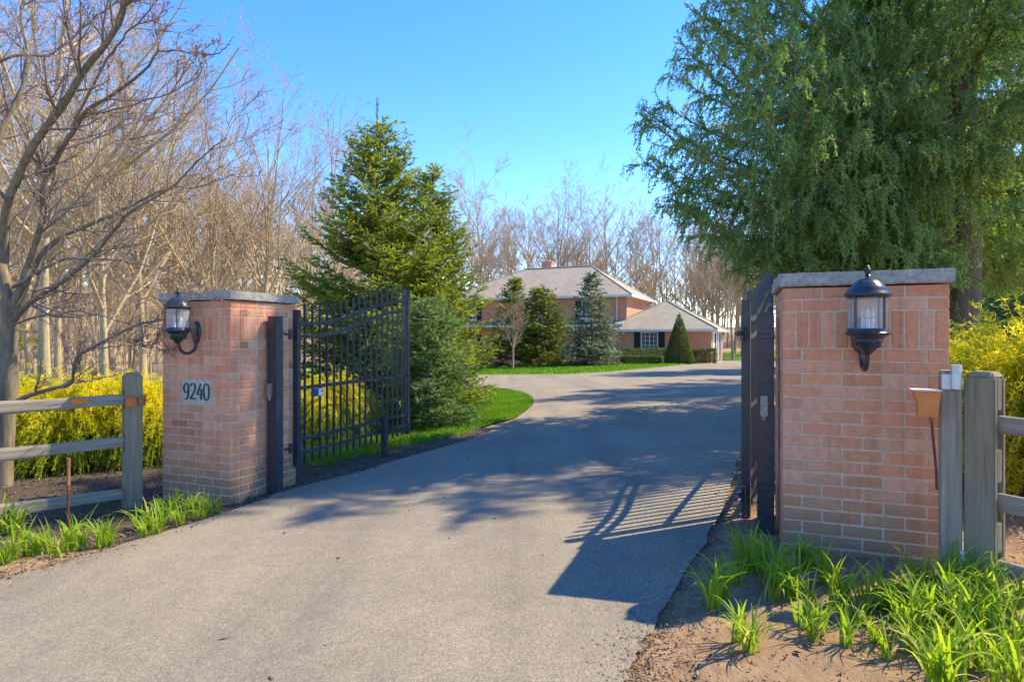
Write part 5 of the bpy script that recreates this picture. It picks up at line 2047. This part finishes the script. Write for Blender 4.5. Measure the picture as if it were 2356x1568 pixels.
for px, Y in ((1850, 55), (1930, 50), (2020, 58), (2100, 48), (2200, 55), (2290, 50), (2380, 44)):
    bare(px, Y, rb.uniform(12, 16), rb.randrange(8), 'leafless tree showing in gaps under the huge spruce', 'bare trees glimpsed under the huge spruce')


# the mass of the wood: far trees and brush that read as one tangle
def far_wood():
    parts = []
    protos = [cat_meshes(sum(bare_arrays(R(400 + k), 14, st, 0.5), [])) for k, st in enumerate(('forest', 'vase', 'pole', 'forest'))]
    rng = R(12)
    def put(px, Y, H, k):
        V, F = protos[k]
        s = H / 14
        a = rng.uniform(0, 6.28)
        c, sn = math.cos(a), math.sin(a)
        x = X_at(px, Y)
        W_ = V * s
        W_ = np.column_stack([W_[:, 0] * c - W_[:, 1] * sn + x, W_[:, 0] * sn + W_[:, 1] * c + Y, W_[:, 2] + float(g(x, Y))])
        parts.append((W_.astype(np.float32), F))
    for px in np.arange(-260, 1000, 26):
        put(px + rng.normal() * 12, rng.uniform(50, 62), rng.uniform(10, 15), rng.integers(4))
        put(px + rng.normal() * 12, rng.uniform(64, 84), rng.uniform(12, 17), rng.integers(4))
        put(px + rng.normal() * 12, rng.uniform(50, 84), rng.uniform(8, 13), rng.integers(4))
    for px in np.arange(1000, 2450, 36):
        put(px + rng.normal() * 12, rng.uniform(88, 105), rng.uniform(12, 17), rng.integers(4))
    for px in np.arange(1480, 3300, 11):
        put(px + rng.normal() * 8, rng.uniform(70, 105), rng.uniform(7, 15), rng.integers(4))
    for px in np.arange(1480, 3300, 6):
        put(px + rng.normal() * 8, rng.uniform(60, 105), rng.uniform(2, 6), rng.integers(4))
    # brushy understorey
    for px in np.arange(-240, 1000, 7):
        put(px + rng.normal() * 8, rng.uniform(20, 50), rng.uniform(2.0, 6), rng.integers(4))
    for px in np.arange(1500, 2400, 12):
        put(px + rng.normal() * 8, rng.uniform(58, 95), rng.uniform(3, 8), rng.integers(4))
    V, F = cat_meshes(parts)
    o = np_mesh('woods', V, F, M_TWIGWOOD)
    tag(o, 'far tangle of leafless tan wood and brush behind the nearer bare trees', 'woods', kind='stuff')
    print('woods faces', len(F))


far_wood()

# sapling on the lawn before the house
def sapling():
    Y = 35.5
    p = at(1180, Y)
    H = top(658, Y, p[0])
    rng = R(510)
    t = thing('ornamental_tree', 'small bare vase-shaped ornamental tree on the front lawn of the house', 'tree', p)
    T0 = np.array([[(0.02 * math.sin(z), 0.0, z) for z in np.linspace(-0.2, H * 0.62, 8)]])
    R0 = np.linspace(0.075, 0.02, 8)[None]
    V, F = cat_meshes([batch_tubes(T0, R0, 8)])
    np_mesh('trunk', V, F, M_BARKMAPLE_L, t, smooth=True)
    P1, R1 = sprout(rng, T0, R0, 16, 0.42, 0.98, 0.78, (0.35, 0.75), 0.10, K=5, wob=0.06, shrink=0.3)
    P2, R2 = sprout(rng, P1, R1, 8, 0.15, 1, 0.5, (0.4, 0.8), 0.06, K=3, rmin=0.011)
    P3, R3 = sprout(rng, P2, R2, 7, 0.1, 1, 0.5, (0.4, 0.8), 0.05, K=3, rmin=0.01)
    V, F = cat_meshes([batch_tubes(P1, R1, 5), batch_tubes(P2, R2, 3), batch_tubes(P3, R3, 3)])
    np_mesh('crown', V, F, M_BARKMAPLE_L, t)


M_BARKMAPLE_L = barkmat('pale_bark', (0.26, 0.19, 0.13), (0.38, 0.28, 0.19), (0.48, 0.36, 0.26))
sapling()


# ------------------------------------------------------------------ the grey tree by the fence: main limbs follow the photo
def grey_tree():
    rng = R(600)
    Y0 = 6.15
    bx, by = X_at(12, Y0), Y0
    bz = float(g(bx, by))
    t = thing('deciduous_tree', 'grey-barked leafless tree with long ascending limbs and reddish buds beside the split rail fence', 'tree', (bx, by, bz))
    org = np.array([bx, by, bz])

    def tr(pts, r0, r1, dy0=0.0, dy1=0.0, n=5):
        k = len(pts)
        Q = []
        for i, (px, py) in enumerate(pts):
            Y = Y0 + dy0 + (dy1 - dy0) * i / (k - 1)
            Q.append((X_at(px, Y), Y, Z_at(py, Y)))
        C = np.array(catmull3(Q, n))
        s = np.linspace(0, 1, len(C))
        return C - org, r0 + (r1 - r0) * s ** 0.8

    def catmull3(pts, n):
        return [np.array(p) for p in catmull(pts, n)]

    limbs = []
    trunk = [tr([(6, 1150), (8, 1060), (14, 960), (20, 880), (22, 800), (24, 740), (20, 690)], 0.088, 0.08),
             tr([(20, 700), (12, 650), (-8, 580), (-40, 490), (-90, 380)], 0.06, 0.035),
             tr([(22, 735), (34, 700), (52, 660), (66, 615)], 0.058, 0.045)]
    L = [
        ([(24, 745), (60, 703), (103, 671), (141, 648), (207, 594), (258, 534), (301, 486), (387, 435), (456, 370), (521, 318)], 0.042, 0.006, 0, -0.9),
        ([(60, 640), (125, 555), (198, 521), (275, 486), (327, 460), (396, 430), (456, 431), (538, 400)], 0.040, 0.006, 0, 0.6),
        ([(66, 615), (82, 560), (95, 512), (101, 422), (146, 344), (198, 258), (258, 219), (327, 168), (366, 116)], 0.05, 0.012, 0.0, -0.5),
        ([(366, 116), (422, 118), (495, 125), (520, 108), (536, 84)], 0.012, 0.004, -0.5, -0.7),
        ([(366, 116), (360, 70), (345, 10), (340, -40)], 0.011, 0.005, -0.5, -0.6),
        ([(8, 600), (12, 500), (30, 430), (86, 318), (142, 245), (189, 168), (241, 108), (275, 43), (300, -10), (320, -60)], 0.058, 0.02, -0.2, -1.4),
        ([(101, 400), (150, 320), (202, 215), (254, 129), (300, 70), (344, 22), (380, -30)], 0.022, 0.007, -0.2, -0.9),
        ([(70, 590), (116, 503), (129, 486), (207, 465), (250, 439), (300, 462), (340, 480)], 0.02, 0.004, 0.1, 0.7),
        ([(-60, 440), (0, 314), (26, 258), (56, 198), (64, 120), (50, 40), (60, -40)], 0.045, 0.018, 0, 0.4),
        ([(-30, 170), (0, 142), (43, 125), (108, 129), (146, 103), (207, 52), (240, 25), (300, -10)], 0.022, 0.008, 0.2, -0.2),
        ([(30, 660), (82, 628), (151, 594), (210, 596), (267, 596), (344, 611), (400, 628), (452, 637)], 0.024, 0.004, -0.1, -0.9),
        ([(30, 745), (52, 738), (120, 722), (188, 717), (263, 735), (320, 748), (378, 756)], 0.016, 0.005, 0, -0.7),
        ([(30, 930), (66, 909), (120, 892), (164, 881), (171, 842), (188, 811), (263, 773), (329, 742), (378, 735)], 0.034, 0.01, -0.1, -0.8),
        ([(185, 812), (230, 800), (300, 795), (378, 803)], 0.011, 0.004, -0.3, -0.8),
        ([(164, 881), (220, 872), (270, 862)], 0.010, 0.004, -0.3, -0.5),
        ([(40, 560), (70, 470), (130, 420), (190, 395), (250, 330), (300, 320), (380, 300), (430, 262)], 0.022, 0.005, 0.0, 0.9),
        ([(198, 258), (240, 260), (310, 240), (380, 218), (450, 180), (470, 150)], 0.014, 0.004, -0.2, -0.8),
        ([(146, 344), (220, 320), (290, 290), (350, 262), (420, 215)], 0.013, 0.004, -0.1, 0.6),
        ([(142, 245), (100, 180), (60, 120), (40, 60), (45, 0)], 0.016, 0.006, -0.5, 0.0),
        ([(189, 168), (150, 80), (160, 20), (175, -40)], 0.014, 0.006, -0.7, -0.9),
        ([(86, 318), (150, 300), (230, 240), (280, 190), (310, 130)], 0.014, 0.004, -0.5, 0.3),
        ([(20, 690), (60, 600), (120, 560), (200, 540), (270, 560), (330, 545)], 0.016, 0.004, 0.2, 1.0),
        ([(-20, 540), (30, 500), (80, 460), (130, 380), (150, 300), (210, 200)], 0.02, 0.005, 0.3, 1.0),
        ([(-40, 300), (20, 240), (80, 200), (140, 190), (200, 130), (260, 100)], 0.02, 0.005, 0.3, 0.9),
    ]
    Vt, Ft = [], []
    tubes_t = []
    for C, r in trunk:
        tubes_t.append(batch_tubes(C[None], r[None], 12))
    KK = 26
    PP, RR = [], []
    for pts, r0, r1, a, b in L:
        C, r = tr(pts, r0, r1, a, b)
        s = np.linspace(0, len(C) - 1, KK)
        i = np.minimum(s.astype(int), len(C) - 2)
        w = (s - i)[:, None]
        Pn = C[i] * (1 - w) + C[i + 1] * w
        Pn[1:-1] += rng.normal(size=(KK - 2, 3)) * 0.006
        PP.append(Pn)
        RR.append(np.interp(s, np.arange(len(r)), r))
    PP, RR = np.array(PP), np.array(RR) * 0.8
    V, F = cat_meshes(tubes_t + [batch_tubes(PP[[0, 1, 2, 5, 8]], RR[[0, 1, 2, 5, 8]], 8)])
    np_mesh('trunk', V, F, M_BARKMAPLE, t, smooth=True)
    oth = [i for i in range(len(L)) if i not in (0, 1, 2, 5, 8)]
    tb = [batch_tubes(PP[oth], RR[oth], 6)]
    P2, R2 = sprout(rng, PP, RR, 22, 0.12, 1.0, 0.30, (0.4, 0.95), 0.10, K=5, taper=0.3, rmul=0.5, wob=0.10, rmin=0.0042, shrink=0.4)
    ll = np.repeat(np.linalg.norm(np.diff(PP, axis=1), axis=2).sum(1), 22)
    kp = rng.uniform(size=len(P2)) < np.clip(ll / 4.5, 0.1, 1)
    P2, R2 = P2[kp], R2[kp]
    P3, R3 = sprout(rng, P2, R2, 7, 0.12, 1.0, 0.5, (0.4, 0.95), 0.08, K=4, taper=0.45, rmul=0.6, wob=0.14, rmin=0.0030)
    P4, R4 = sprout(rng, P3, R3, 3, 0.12, 1.0, 0.5, (0.4, 0.95), 0.06, K=3, taper=0.6, rmul=0.7, wob=0.16, rmin=0.0024)
    tb += [batch_tubes(P2, R2, 4), batch_tubes(P3, R3, 3), batch_tubes(P4, R4, 3)]
    V, F = cat_meshes(tb)
    cr = np_mesh('crown', V, F, M_TWIGMAPLE, t)
    # swollen buds strung along the twigs
    tips = np.concatenate([P4[:, -1], P3[:, -1], P4[:, 1], P3[:, 2], P3[:, 1]])
    dr = nrm(np.concatenate([P4[:, -1] - P4[:, 0], P3[:, -1] - P3[:, 0], P4[:, -1] - P4[:, 0], P3[:, -1] - P3[:, 0], P3[:, -1] - P3[:, 0]]) + rng.normal(size=tips.shape) * 0.5)
    s = nrm(np.cross(dr, rng.normal(size=tips.shape)))
    V, F = diamonds(tips, dr, s, rng.uniform(0.012, 0.024, len(tips)), rng.uniform(0.006, 0.011, len(tips)))
    np_mesh('bud', V, F, M_BUD, cr, tint=rng.uniform(0, 1, len(tips)))['kind'] = 'stuff'


grey_tree()
print('objects', len(bpy.data.objects), 'tris', sum(len(o.data.polygons) for o in bpy.data.objects if o.type == 'MESH'))
